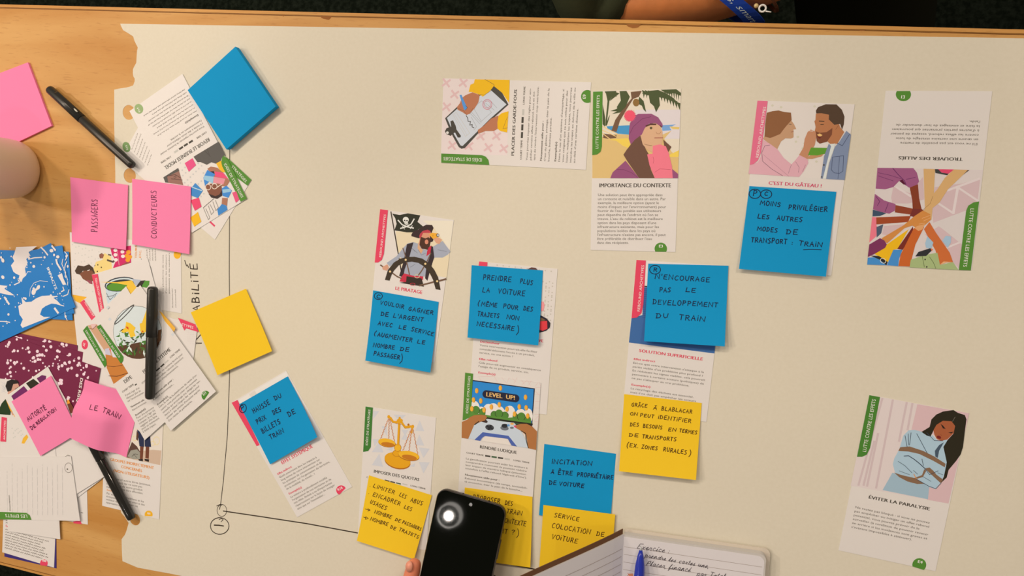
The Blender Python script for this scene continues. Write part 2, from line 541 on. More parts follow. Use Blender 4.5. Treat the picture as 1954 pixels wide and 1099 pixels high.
for px, py, rr in ((245.8, 214.5, .0083), (247.6, 335, .0083), (257.5, 991, .0075)):
    c = unproj((px, py), PTH)[0]
    holes.append([(float(c[0] + rr * math.cos(a)), float(c[1] + rr * math.sin(a))) for a in [-2 * math.pi * i / 26 for i in range(26)]])
loops = [ol] + holes
flat = [p for l in loops for p in l]
tri = tessellate_polygon([[Vector((x, y, 0)) for x, y in l] for l in loops])
V = [(x, y, TZ + PTH) for x, y in flat] + [(x, y, TZ + .00003) for x, y in flat]
n = len(flat); F = []
for t in tri:
    a, b, d = [flat[i] for i in t]
    s = (b[0] - a[0]) * (d[1] - a[1]) - (b[1] - a[1]) * (d[0] - a[0])
    t = list(t) if s > 0 else list(t)[::-1]
    F.append(t); F.append([i + n for i in t][::-1])
o_ = 0
for l in loops:
    for i in range(len(l)):
        a, b = o_ + i, o_ + (i + 1) % len(l)
        F.append((a, a + n, b + n, b))
    o_ += len(l)
paper = tag(mk('paper_sheet', V, F, paper_mat()), 'large cream paper sheet with torn end and punched holes covering the table', 'paper')
PS = Surf([(0, 0), (1954, 0), (1954, 1099), (0, 1099)], 0, PTH * 1e3)
PEN = mat((62, 50, 38), .6, .2, 'felt_ink')
k = Ink(PS)
k.line(PEN, 1.7, [(438.5, 280), (438, 420), (437.5, 520), (438.5, 600), (438, 720), (434, 830), (426, 920), (421, 962), (419, 972)])
k.make('drawn_axis_line', paper)
k = Ink(PS)
k.line(PEN, 2.0, [(426, 975), (500, 986), (585, 999), (683, 1017), (760, 1032), (880, 1055), (960, 1074), (1030, 1088), (1060, 1094)])
k.make('drawn_axis_line', paper)
k = Ink(PS, (380, 940, 6.106))
k.ring(PEN, 7, 265, 207, 56, 70); k.line(PEN, 8, [(205, 155), (250, 135), (265, 150)])
k.ring(PEN, 10, 240, 388, 108, 97); k.line(PEN, 13, [(176, 378), (230, 380), (284, 388)]); k.line(PEN, 7, [(232, 315), (258, 300), (280, 315), (255, 340)])
k.make('drawn_circle_mark', paper)
k = Ink(PS, (340, 470, 4.395))
k.hand(PEN, 9, [('ABILITÉ', (180, 545), (160, 145), 58)], .02)
k.line(PEN, 8, [(55, 117), (70, 165)])
k.make('handwritten_text', paper)
k = Ink(PS, (340, 470, 4.395))
k.line(PEN, 8, [(150, 812), (196, 812)]); k.line(PEN, 8, [(147, 788), (190, 740)])
k.make('handwritten_text', paper)
k = Ink(PS, (770, 920, 6.141))
k.line(PEN, 11, [(1045, 1120), (1050, 1088), (1072, 1096), (1060, 1125)]); k.make('handwritten_text', paper)

# ------------------------------------------------------------------ printed cards on the paper
PL = (830, 140, 5.784); IM = (1120, 160, 6.105); IM2 = (1120, 330, 6.868); GA = (1420, 180, 6.105); GA2 = (1400, 340, 5.638)
TR1 = (1640, 160, 6.463); TR2 = (1640, 310, 5.111); PI_ = (690, 390, 6.463); VO = (690, 540, 6.106); PRD = (880, 490, 6.108)
RE = (870, 630, 4.78); RL = (870, 700, 6.871); RL2 = (870, 840, 9.159); EN = (1180, 480, 5.786); SO = (1170, 640, 3.79)
EF = (430, 700, 3.664); QU = (680, 770, 6.871); LI = (670, 890, 6.106); PH = (770, 920, 6.141); IN = (1020, 840, 4.576)
EV = (1590, 740, 5.496); EV2 = (1590, 920, 6.141)
CARDS = 'strategy and rebound cards laid out on the big paper'
NOTES = 'handwritten sticky notes on the big paper'

def card(q, z0, label, group=CARDS, m=CARD, name='workshop_card', th=.35):
    o, sf = sheet(name, q, z0, th, m)
    tag(o, label, 'card', group)
    return o, sf
def tab(o, sf, crop, m, pts, txt, p0, p1, cap, tm=WHITE):
    k = Ink(sf, crop, .30); k.poly(m, pts); t = k.make('category_tab', o)
    if txt:
        k = Ink(sf, crop, .34); k.text(tm, txt, p0, p1, cap); k.make('tab_lettering', t)
def badge(o, sf, crop, m, pts, txt, p0, p1, cap):
    k = Ink(sf, crop, .06)
    if isinstance(pts[0], tuple): k.poly(m, pts)
    else: k.ell(m, *pts)
    t = k.make('number_badge', o)
    if txt:
        k = Ink(sf, crop, .10); k.text(WHITE, txt, p0, p1, cap, True); k.make('badge_lettering', t)
def title(o, sf, crop, m, rows):
    k = Ink(sf, crop, .05)
    for t, p0, p1, cap in rows: k.text(m, t, p0, p1, cap, True, lay=False)
    k.make('title_lettering', o)
def arc(cx, cy, rx, ry, a0, a1, n=14):
    return [(cx + rx * math.cos(math.radians(a0 + (a1 - a0) * i / n)), cy + ry * math.sin(math.radians(a0 + (a1 - a0) * i / n))) for i in range(n + 1)]
def X(k, m, x, y, r, w, rot=0):
    c, s = r * math.cos(math.radians(45 + rot)), r * math.sin(math.radians(45 + rot))
    k.line(m, w, [(x - c, y - s), (x + c, y + s)]); k.line(m, w, [(x - s, y + c), (x + s, y - c)])

SK1 = C(186, 116, 82); SK2 = C(216, 164, 122); DK = C(72, 66, 58); BR = C(108, 74, 54); YL = C(240, 180, 24); BL = C(70, 138, 196); PK = C(240, 120, 134)

# --- clipboard card, lying on its side
o, sf = card([(841, 310), (846, 150), (1128, 157), (1118, 324)], .3, 'white card lying sideways with a clipboard, pen and yellow sleeves drawn on it')
k = Ink(sf, PL, .02)
k.poly(C(230, 208, 200), [(98, 55), (825, 72), (795, 905), (68, 885)])
xm = C(222, 182, 178)
for x, y in ((125, 105), (312, 105), (218, 232), (128, 370), (190, 795), (375, 800), (588, 820), (760, 830), (680, 690), (505, 690)):
    X(k, xm, x, y, 52, 22, 8)
k.art([
 (C(74, 70, 64), [(112, 495), (285, 332), (650, 140), (742, 215), (812, 345), (640, 500), (470, 670), (330, 825), (292, 832), (262, 812), (195, 690), (150, 590)]),
 (C(206, 205, 208), [(132, 492), (290, 352), (618, 186), (790, 342), (610, 500), (490, 620), (305, 802), (282, 795), (215, 680)]),
 ('L', GREY, 3, [(198, 455), (235, 430), (385, 660), (338, 697), (198, 455)]), ('L', GREY, 3, [(215, 450), (355, 680)]),
 ('L', C(150, 150, 150), 3, [(425, 378), (515, 303), (625, 430), (512, 530), (425, 378)]), ('L', C(150, 150, 150), 3, [(380, 430), (500, 560)]), ('L', C(150, 150, 150), 3, [(395, 420), (512, 545)]),
 ('L', C(150, 150, 150), 3, [(560, 330), (655, 405)]), ('L', C(150, 150, 150), 3, [(610, 300), (685, 382)]), ('L', C(150, 150, 150), 3, [(400, 480), (460, 590), (430, 625)]),
 (DK, [(170, 528), (200, 518), (230, 580), (238, 620), (288, 690), (280, 708), (252, 708), (222, 652), (200, 662), (175, 690), (128, 672), (110, 640), (128, 605), (180, 588)]),
 ('E', C(226, 214, 204), 138, 655, 15),
 (YL, [(440, 65), (825, 72), (818, 325), (742, 215), (650, 140), (612, 190), (530, 258), (495, 236), (415, 208), (372, 204), (392, 125), (430, 110)]),
 ('L', BR, 4, [(552, 66), (650, 122), (655, 150)]), ('L', BR, 3, [(500, 235), (545, 240), (620, 190)]),
 (SK1, [(415, 210), (495, 240), (480, 320), (440, 385), (385, 445), (350, 460), (298, 425), (250, 402), (245, 370), (275, 330), (300, 270), (340, 240)]),
 ('L', BR, 3, [(262, 390), (320, 415), (352, 458)]), ('L', BR, 3, [(420, 385), (385, 440)]),
 (C(88, 146, 206), [(272, 240), (292, 236), (355, 378), (350, 395), (335, 410), (320, 398)]), ('L', DK, 4, [(335, 408), (360, 378), (340, 355)]),
 (SK1, [(700, 465), (692, 610), (650, 636), (560, 636), (480, 665), (473, 625), (540, 578), (620, 500)]),
 (YL, [(702, 470), (735, 440), (812, 418), (797, 652), (722, 636), (692, 610), (690, 540)]), ('L', BR, 3, [(752, 610), (800, 480)]), ('L', BR, 3, [(750, 612), (800, 600)]),
 ('L', DK, 7, [(345, 465), (362, 495), (366, 530), (392, 530), (385, 570), (412, 565), (410, 592), (432, 602)]),
 ('R', RED, 4, 578, 343, 50, 54), ('R', RED, 3, 578, 343, 36, 38)])
k.make('picture_print', o)
tab(o, sf, PL, GREEN, [(70, 885), (515, 902), (560, 918), (590, 955), (600, 1010), (70, 985)], 'IDÉES DE STRATÉGIES', (522, 938), (95, 922), 34)
title(o, sf, PL, DARK, [('PLACER DES GARDE-FOUS', (872, 912), (906, 180), 33)])
k = Ink(sf, PL, .05)
k.text(BODY, 'COURT TERME', (957, 955), (966, 735), 20, True); k.text(BODY, 'LONG TERME', (988, 347), (999, 145), 20, True)
for (x, y, m) in ((960, 680, DK), (964, 596, DK), (967, 514, DK), (974, 428, GREY)): k.poly(m, [(x - 13, y + 33), (x - 10, y - 33), (x + 13, y - 33), (x + 10, y + 33)])
k.para(BODY, (1022, 960), (1062, 165), (42, 0), 20, ['Vous pourriez imposer des règles pour em-', 'pêcher certains effets rebond, tout en évi-', "tant de rendre l'intervention trop restrictive."])
k.text(BODY, 'Notamment utile pour :', (1179, 968), (1202, 525), 21, True)
k.para(BODY, (1221, 972), (1265, 165), (42, 3), 20, ["C'est du gâteau, piratage, ôter le pain de la", 'bouche, business parasite.'])
k.text(BODY, 'Exemple(s)', (1336, 975), (1348, 755), 21, True)
k.para(BODY, (1378, 978), (1427, 172), (42, 3), 20, ["Dans le cas d'un système d'autopartage, si", 'vous craignez que ce soit utilisé pour des', 'loisirs, multipliant les trajets, vous pourriez', 'interdire les trajets en dehors de la ville ou', "au-delà d'une certaine distance."])
k.make('body_text', o)
badge(o, sf, PL, GREEN, arc(1682, 255, 70, 72, 60, 300), 'E9', (1664, 282), (1666, 233), 34)

# --- beach and woolly hat card
o, sf = card([(1132, 174), (1299, 169.5), (1289, 481), (1127, 477)], .3, 'white card showing a person in a purple woolly hat on a palm beach')
k = Ink(sf, IM, .02)
SEA = C(72, 146, 192); PALM = C(76, 84, 50); TRK = C(116, 84, 62)
k.art([
 (C(226, 208, 184), [(72, 92), (1097, 60), (1060, 1099), (62, 1099)]),
 (C(222, 206, 202), [(560, 300), (1090, 300), (1078, 640), (560, 640)]),
 (C(220, 182, 118), [(62, 640), (345, 585), (490, 592), (560, 700), (860, 600), (985, 545), (900, 640), (985, 790), (1068, 860), (1060, 1099), (62, 1099)]),
 (SEA, [(230, 494), (500, 482), (500, 592), (345, 580), (240, 520)]), (C(120, 160, 205), [(870, 482), (1035, 472), (965, 510), (985, 540), (880, 548)]),
 (C(240, 200, 84), [(250, 650), (480, 632), (520, 760), (420, 722), (340, 662)]), (C(240, 200, 84), [(955, 830), (1072, 772), (1068, 850), (960, 850)]),
 (C(226, 190, 104), [(960, 495), (1078, 505), (1072, 530), (1000, 528)]),
 (TRK, [(190, 580), (345, 595), (340, 630), (250, 640), (190, 630)]),
 ('L', C(236, 196, 130), 9, [(180, 495), (350, 580)]), ('L', C(236, 196, 130), 9, [(180, 540), (335, 610)]), ('L', C(236, 196, 130), 9, [(178, 575), (265, 640)]),
 (TRK, [(510, 95), (640, 80), (605, 150), (540, 175), (470, 285), (385, 430), (345, 560), (285, 548), (330, 420), (420, 290), (520, 170)]),
 (PALM, [(205, 88), (340, 82), (345, 150), (300, 140), (262, 195), (228, 492), (212, 485), (240, 200), (222, 115)]),
 (PALM, [(183, 240), (200, 320), (215, 420), (208, 500), (183, 470)]), (PALM, [(270, 360), (235, 480), (222, 478), (250, 390)]),
 (PALM, [(350, 265), (395, 195), (380, 85), (460, 82), (500, 150), (450, 270), (385, 335), (290, 352), (350, 320), (272, 318), (350, 290)]),
 (PALM, [(330, 95), (380, 110), (280, 190), (262, 200), (300, 140)]),
 (PALM, [(610, 150), (660, 200), (690, 330), (660, 300), (640, 255), (610, 240), (600, 190)])])
for i in range(13):                                          # drooping palm leaflets
    x = 640 + i * 34; y = 105 + (i / 12) ** 2 * 140
    k.poly(PALM, [(x, y - 34), (x + 40, y - 18), (x + 22 + i, y + 62), (x + 14, y + 12)])
k.art([(PALM, [(640, 112), (720, 82), (830, 72), (920, 108), (1010, 168), (1085, 250), (1000, 205), (900, 165), (800, 150), (700, 130)]),
 (PALM, [(720, 130), (840, 140), (850, 250), (805, 330), (780, 260), (735, 220)]),
 (PALM, [(860, 70), (1040, 62), (1095, 105), (1092, 140), (1010, 105), (960, 120), (900, 95)])])
for i in range(7): k.poly(PALM, [(900 + i * 26, 78 + i * 4), (918 + i * 26, 84 + i * 4), (908 + i * 27, 150 + i * 8)])
HAT = C(150, 80, 116); SCF = C(110, 76, 60); FACE = C(216, 168, 130)
k.art([('E', C(142, 104, 54), 573, 218, 38, 44),
 (SCF, [(425, 825), (455, 780), (500, 720), (590, 600), (640, 590), (660, 700), (690, 770), (715, 810), (745, 1000), (790, 1099), (610, 1099), (470, 900)]),
 (SCF, [(888, 648), (985, 735), (950, 792), (900, 720)]),
 (FACE, [(640, 570), (680, 490), (790, 455), (852, 478), (880, 560), (882, 640), (870, 705), (770, 740), (765, 800), (700, 765), (650, 705), (622, 595)]),
 (HAT, [(490, 560), (500, 462), (548, 378), (600, 350), (750, 348), (830, 390), (880, 468), (882, 500), (850, 490), (800, 458), (722, 464), (672, 520), (640, 590), (560, 650), (512, 705), (488, 640)]),
 ('L', C(110, 50, 84), 5, [(495, 590), (540, 500), (640, 410), (745, 382)])])
pts = []
for i in range(44):
    a = 2 * math.pi * i / 44; r = 74 if i % 2 else 58
    pts.append((500 + r * math.cos(a), 372 + r * math.sin(a)))
k.poly(C(236, 84, 106), pts)
k.art([('L', C(90, 56, 46), 18, [(690, 492), (740, 472), (802, 472)]), ('E', C(96, 80, 56), 747, 515, 16, 15), ('L', C(90, 56, 46), 10, [(850, 485), (870, 505)]),
 ('L', C(170, 110, 80), 4, [(805, 560), (815, 580), (845, 582), (862, 560)]), ('L', C(182, 120, 96), 14, [(790, 630), (882, 628)]), ('L', C(120, 76, 56), 4, [(668, 700), (700, 712), (760, 722)]),
 (HAT, [(272, 1099), (300, 1030), (450, 895), (610, 1099)]), (HAT, [(985, 985), (1062, 1050), (1060, 1099), (992, 1099)]), ('L', C(110, 50, 84), 4, [(350, 1000), (430, 1000), (520, 1035), (590, 1090)]),
 (PK, [(768, 722), (850, 705), (920, 728), (950, 800), (990, 960), (1000, 1099), (790, 1099), (730, 950), (702, 822), (765, 815)]),
 ('L', C(190, 80, 96), 4, [(770, 850), (780, 890), (772, 925)]), ('L', C(190, 80, 96), 4, [(790, 1030), (850, 990), (975, 1000)])])
k.make('picture_print', o)
tab(o, sf, IM, GREEN, [(72, 92), (183, 88), (174, 730), (160, 790), (120, 822), (62, 830)], 'LUTTE CONTRE LES EFFETS', (132, 757), (148, 130), 32)
title(o, sf, IM2, DARK, [('IMPORTANCE DU CONTEXTE', (155, 187), (1100, 187), 50)])
k = Ink(sf, IM2, .05)
k.para(BODY, (143, 303), (992, 304), (-1, 52.2), 33, ['Une solution peut être appropriée dans', 'un contexte et nuisible dans un autre. Par', 'exemple, la meilleure option (ayant le', "moins d'impact sur l'environnement) pour", "fournir de l'eau potable aux utilisateurs", "peut dépendre de l'endroit où l'on se", "trouve. L'eau du robinet est la meilleure", "option dans les pays disposant d'une", 'infrastructure existante, mais pour les', 'populations isolées dans les pays où', "l'infrastructure n'existe pas encore, il peut", "être préférable de distribuer l'eau", 'dans des récipients.'])
k.make('body_text', o)
badge(o, sf, IM2, GREEN, arc(968, 993, 82, 80, 152, 390), 'E3', (940, 976), (997, 976), 36)

# --- cake card
o, sf = card([(1445, 191.5), (1631, 199), (1586, 526), (1413, 513)], .3, 'white card showing a man in a denim jacket being fed by a woman')
k = Ink(sf, GA, .02)
k.poly(C(226, 210, 198), [(160, 76), (1285, 118), (1172, 998), (50, 925)])
for i in range(26): k.ell(C(212, 200, 176), 330 + (i * 137) % 880, 130 + (i * 211) % 700, 16, 14, 0, 0, 360, 6)
WH = C(142, 92, 58); JK = C(128, 138, 162); BLO = C(222, 166, 172)
k.art([
 (C(196, 148, 112), [(545, 300), (580, 348), (607, 405), (574, 410), (575, 500), (545, 515), (480, 512), (430, 548), (385, 640), (300, 580), (220, 520), (235, 490), (330, 480), (420, 440), (480, 360)]),
 (WH, [(262, 215), (330, 196), (400, 188), (470, 206), (545, 214), (553, 300), (490, 370), (450, 420), (420, 462), (330, 500), (300, 508), (236, 492), (245, 350)]),
 ('L', DK, 5, [(522, 348), (550, 350)]), ('L', C(150, 80, 70), 6, [(550, 440), (575, 430)]),
 (BLO, [(220, 530), (300, 576), (390, 642), (460, 740), (550, 815), (600, 762), (645, 705), (740, 755), (748, 800), (690, 902), (640, 962), (520, 956), (50, 925), (65, 822), (160, 790), (195, 720)]),
 ('L', C(120, 80, 96), 5, [(300, 592), (240, 600), (205, 680), (215, 780), (320, 870), (450, 950)]), ('L', C(170, 110, 130), 3, [(220, 700), (520, 955)]), ('L', C(120, 80, 96), 3, [(550, 818), (515, 920)]),
 ('L', C(120, 80, 96), 3, [(600, 785), (640, 850), (632, 910)]), ('L', C(120, 80, 96), 3, [(715, 820), (680, 900)]),
 (C(184, 118, 76), [(830, 300), (835, 225), (960, 212), (1000, 240), (1040, 350), (1100, 335), (1120, 385), (1165, 440), (1085, 575), (1000, 575), (960, 540), (850, 550), (835, 480), (820, 440), (832, 380), (818, 312)]),
 (C(82, 60, 44), [(835, 190), (860, 150), (950, 116), (1075, 118), (1138, 180), (1168, 260), (1160, 350), (1140, 412), (1118, 345), (1050, 355), (985, 292), (988, 238), (900, 220), (840, 222)]),
 (C(126, 72, 48), [(832, 430), (880, 448), (960, 440), (1028, 392), (1022, 470), (965, 552), (880, 575), (845, 545), (838, 480)]),
 (C(240, 186, 112), [(848, 470), (880, 456), (912, 475), (880, 500)]), (C(110, 40, 40), [(845, 490), (905, 490), (880, 520)]),
 ('L', C(82, 60, 44), 12, [(875, 312), (930, 316)]), ('L', C(82, 60, 44), 8, [(890, 352), (925, 350)]), ('L', C(130, 76, 50), 4, [(1100, 360), (1065, 410)]),
 (C(196, 134, 98), [(640, 705), (690, 620), (705, 520), (738, 440), (775, 410), (832, 436), (840, 500), (822, 590), (735, 752)]),
 ('L', C(226, 216, 210), 6, [(760, 425), (800, 430)]),
 (C(198, 140, 96), [(720, 748), (780, 705), (930, 692), (900, 722), (790, 752)]), (C(96, 150, 46), [(778, 620), (990, 625), (952, 690), (850, 712), (742, 708)]),
 (C(220, 218, 222), [(1005, 580), (1060, 572), (1050, 622), (985, 800), (952, 986), (905, 980), (950, 760)]),
 (JK, [(1190, 425), (1243, 470), (1170, 998), (955, 986), (992, 800), (1058, 610), (1110, 550)]), (JK, [(985, 575), (930, 722), (892, 980), (915, 982), (962, 800), (1012, 602)]),
 ('L', C(60, 70, 100), 6, [(1230, 460), (1142, 600), (1088, 570)]), ('L', C(60, 70, 100), 5, [(1030, 730), (1015, 880), (1050, 915), (1110, 920), (1150, 895), (1158, 715), (1030, 730)]), ('L', C(60, 70, 100), 4, [(1110, 720), (1092, 985)]),
 ('E', DK, 928, 823, 10), ('E', DK, 903, 962, 8)])
k.make('picture_print', o)
tab(o, sf, GA, PINKTAB, [(155, 73), (274, 80), (196, 680), (160, 770), (110, 812), (65, 822)], 'REBOUND ARCHETYPES', (166, 742), (256, 145), 32)
title(o, sf, GA2, C(205, 66, 100), [("C'EST DU GÂTEAU !", (370, 68), (946, 103), 38)])

# --- joined hands card, upside down
o, sf = card([(1854, 516), (1655, 505), (1690, 173), (1893.5, 174)], .3, 'white card lying upside down with many hands joined in a stack')
k = Ink(sf, TR2, .02)
PB = C(212, 180, 178); PU = C(160, 88, 126); TAN = C(216, 168, 110)
k.art([
 (C(220, 202, 194), [(175, 52), (1205, 72), (1085, 1052), (75, 995)]),
 (PB, [(310, 340), (330, 235), (490, 300), (620, 140), (632, 360), (480, 400), (320, 400)]), (PB, [(735, 240), (1000, 205), (1180, 150), (1150, 380), (1040, 470), (900, 520), (720, 590), (700, 420)]),
 (PB, [(240, 620), (460, 600), (300, 720), (220, 700)]), (PB, [(640, 700), (780, 620), (1000, 760), (980, 1040), (900, 960)]),
 ('L', C(226, 206, 200), 24, [(860, 272), (1172, 158)]), ('L', C(226, 206, 200), 24, [(960, 240), (915, 495)]), ('L', C(226, 206, 200), 20, [(970, 250), (1150, 370)]), ('L', C(226, 206, 200), 20, [(760, 392), (915, 495)]), ('L', C(226, 206, 200), 20, [(360, 240), (500, 330)]),
 ('L', C(226, 206, 200), 20, [(830, 840), (1000, 770)]),
 (C(218, 202, 194), [(715, 590), (1035, 470), (1000, 800), (800, 640)]),
 (PU, [(175, 52), (525, 55), (560, 100), (582, 185), (550, 235), (485, 246), (430, 210), (390, 178), (330, 240), (250, 262), (158, 255)]),
 (C(90, 20, 50), [(388, 180), (420, 165), (452, 215), (430, 215)]), ('L', C(100, 40, 90), 6, [(325, 55), (370, 110), (440, 180), (455, 215)]), ('L', C(100, 40, 90), 4, [(185, 100), (300, 125), (410, 160)]), ('L', C(100, 40, 90), 4, [(180, 130), (330, 180)]), ('L', C(100, 40, 90), 5, [(455, 165), (545, 145)]),
 (C(134, 58, 34), [(490, 245), (570, 212), (582, 350), (605, 452), (640, 480), (560, 522), (520, 470), (515, 370)]),
 (PU, [(150, 306), (240, 370), (352, 405), (345, 470), (290, 500), (200, 480), (132, 456)]), ('L', C(100, 40, 90), 5, [(280, 398), (250, 480)]), ('L', C(100, 40, 90), 5, [(160, 330), (198, 380), (175, 420)]),
 (C(62, 78, 98), [(130, 460), (262, 496), (200, 522), (127, 526)]),
 (C(146, 64, 40), [(352, 415), (520, 450), (532, 512), (345, 487)]), (C(162, 70, 36), [(163, 535), (500, 522), (475, 580), (163, 604)]), (C(120, 46, 40), [(520, 450), (600, 455), (560, 540), (490, 520)]),
 (PK, [(124, 530), (163, 534), (165, 612), (196, 680), (150, 732), (95, 780)]), (C(80, 90, 108), [(165, 630), (232, 603), (212, 690), (168, 732)]),
 (TAN, [(625, 62), (737, 65), (725, 300), (702, 560), (640, 480), (632, 300)]),
 (C(64, 62, 60), [(735, 65), (770, 66), (800, 100), (870, 108), (855, 125), (740, 102)]), (C(226, 70, 106), [(768, 66), (922, 68), (868, 110), (800, 98)]),
 (C(70, 66, 62), [(1072, 74), (1000, 128), (1010, 100), (1050, 72)]),
 (TAN, [(920, 68), (1058, 72), (1000, 130), (862, 262), (780, 390), (706, 450), (690, 520), (622, 480), (700, 330), (760, 260), (832, 150)]), ('L', C(150, 104, 60), 3, [(715, 330), (690, 400), (620, 462)]),
 (YL, [(265, 800), (480, 650), (372, 840), (330, 852), (276, 972), (145, 890)]),
 (C(122, 42, 32), [(520, 625), (528, 690), (420, 852), (368, 842)]),
 (C(202, 98, 40), [(530, 640), (630, 630), (545, 800), (490, 1015), (380, 1010), (400, 900)]), (C(206, 106, 52), [(682, 580), (742, 680), (880, 880), (912, 972), (822, 965), (780, 1000), (742, 860), (628, 650)]),
 (C(212, 136, 66), [(620, 468), (690, 505), (695, 560), (650, 600), (600, 640), (555, 640), (515, 615), (440, 640), (268, 790), (214, 740), (430, 612), (540, 520)]),
 (C(226, 160, 104), [(535, 640), (560, 620), (640, 600), (612, 655), (575, 668)]), ('L', C(236, 180, 130), 4, [(610, 545), (690, 515)]), ('L', C(236, 180, 130), 4, [(625, 570), (690, 540)]), ('L', C(236, 180, 130), 4, [(580, 600), (640, 590)]),
 (C(124, 48, 88), [(80, 922), (95, 800), (200, 738), (242, 760), (266, 800), (250, 832), (150, 890)]),
 (BL, [(330, 852), (418, 852), (385, 940), (378, 1010), (268, 1002)]), (BL, [(80, 928), (180, 922), (268, 1002), (75, 995)]),
 (C(42, 42, 42), [(108, 908), (190, 912), (275, 970), (262, 1003), (200, 950)]), ('R', C(226, 214, 190), 6, 230, 958, 28, 22, 30),
 (C(166, 190, 206), [(640, 790), (662, 720), (720, 780), (700, 842), (650, 832)]), (C(166, 190, 206), [(808, 762), (842, 714), (892, 722), (890, 780), (860, 832)]),
 (C(168, 180, 122), [(500, 948), (640, 900), (760, 880), (785, 1000), (910, 970), (965, 1048), (488, 1022)]),
 (C(46, 46, 48), [(545, 915), (575, 872), (690, 836), (712, 850), (650, 912)]), (C(232, 120, 70), [(690, 836), (716, 845), (705, 865)]), (C(232, 170, 116), [(780, 1000), (820, 965), (912, 972), (850, 975)]),
 ('E', DK, 640, 946, 8), ('E', DK, 655, 1018, 8), ('L', C(90, 100, 60), 4, [(612, 915), (632, 1020)]), ('L', C(90, 100, 60), 4, [(682, 920), (720, 975), (745, 1035)])])
k.make('picture_print', o)
tab(o, sf, TR2, GREEN, [(1165, 380), (1085, 1052), (968, 1048), (1040, 470), (1060, 422), (1110, 390)], 'LUTTE CONTRE LES EFFETS', (1082, 446), (1010, 1018), 32)
title(o, sf, TR1, DARK, [('TROUVER DES ALLIÉS', (1277, 910), (483, 893), 42)])
k = Ink(sf, TR1, .05)
k.para(BODY, (1462, 730), (502, 716), (6, -55), 30, ["S'il ne vous est pas possible de mettre", 'en œuvre une certaine stratégie de lutte', 'contre les effets rebond, essayez de penser', "à d'autres parties prenantes qui pourraient", 'le faire et envisagez de leur demander de', "l'aide."])
k.make('body_text', o)
badge(o, sf, TR1, GREEN, arc(542, 130, 94, 84, -30, 210), 'E1', (566, 144), (510, 142), 40)

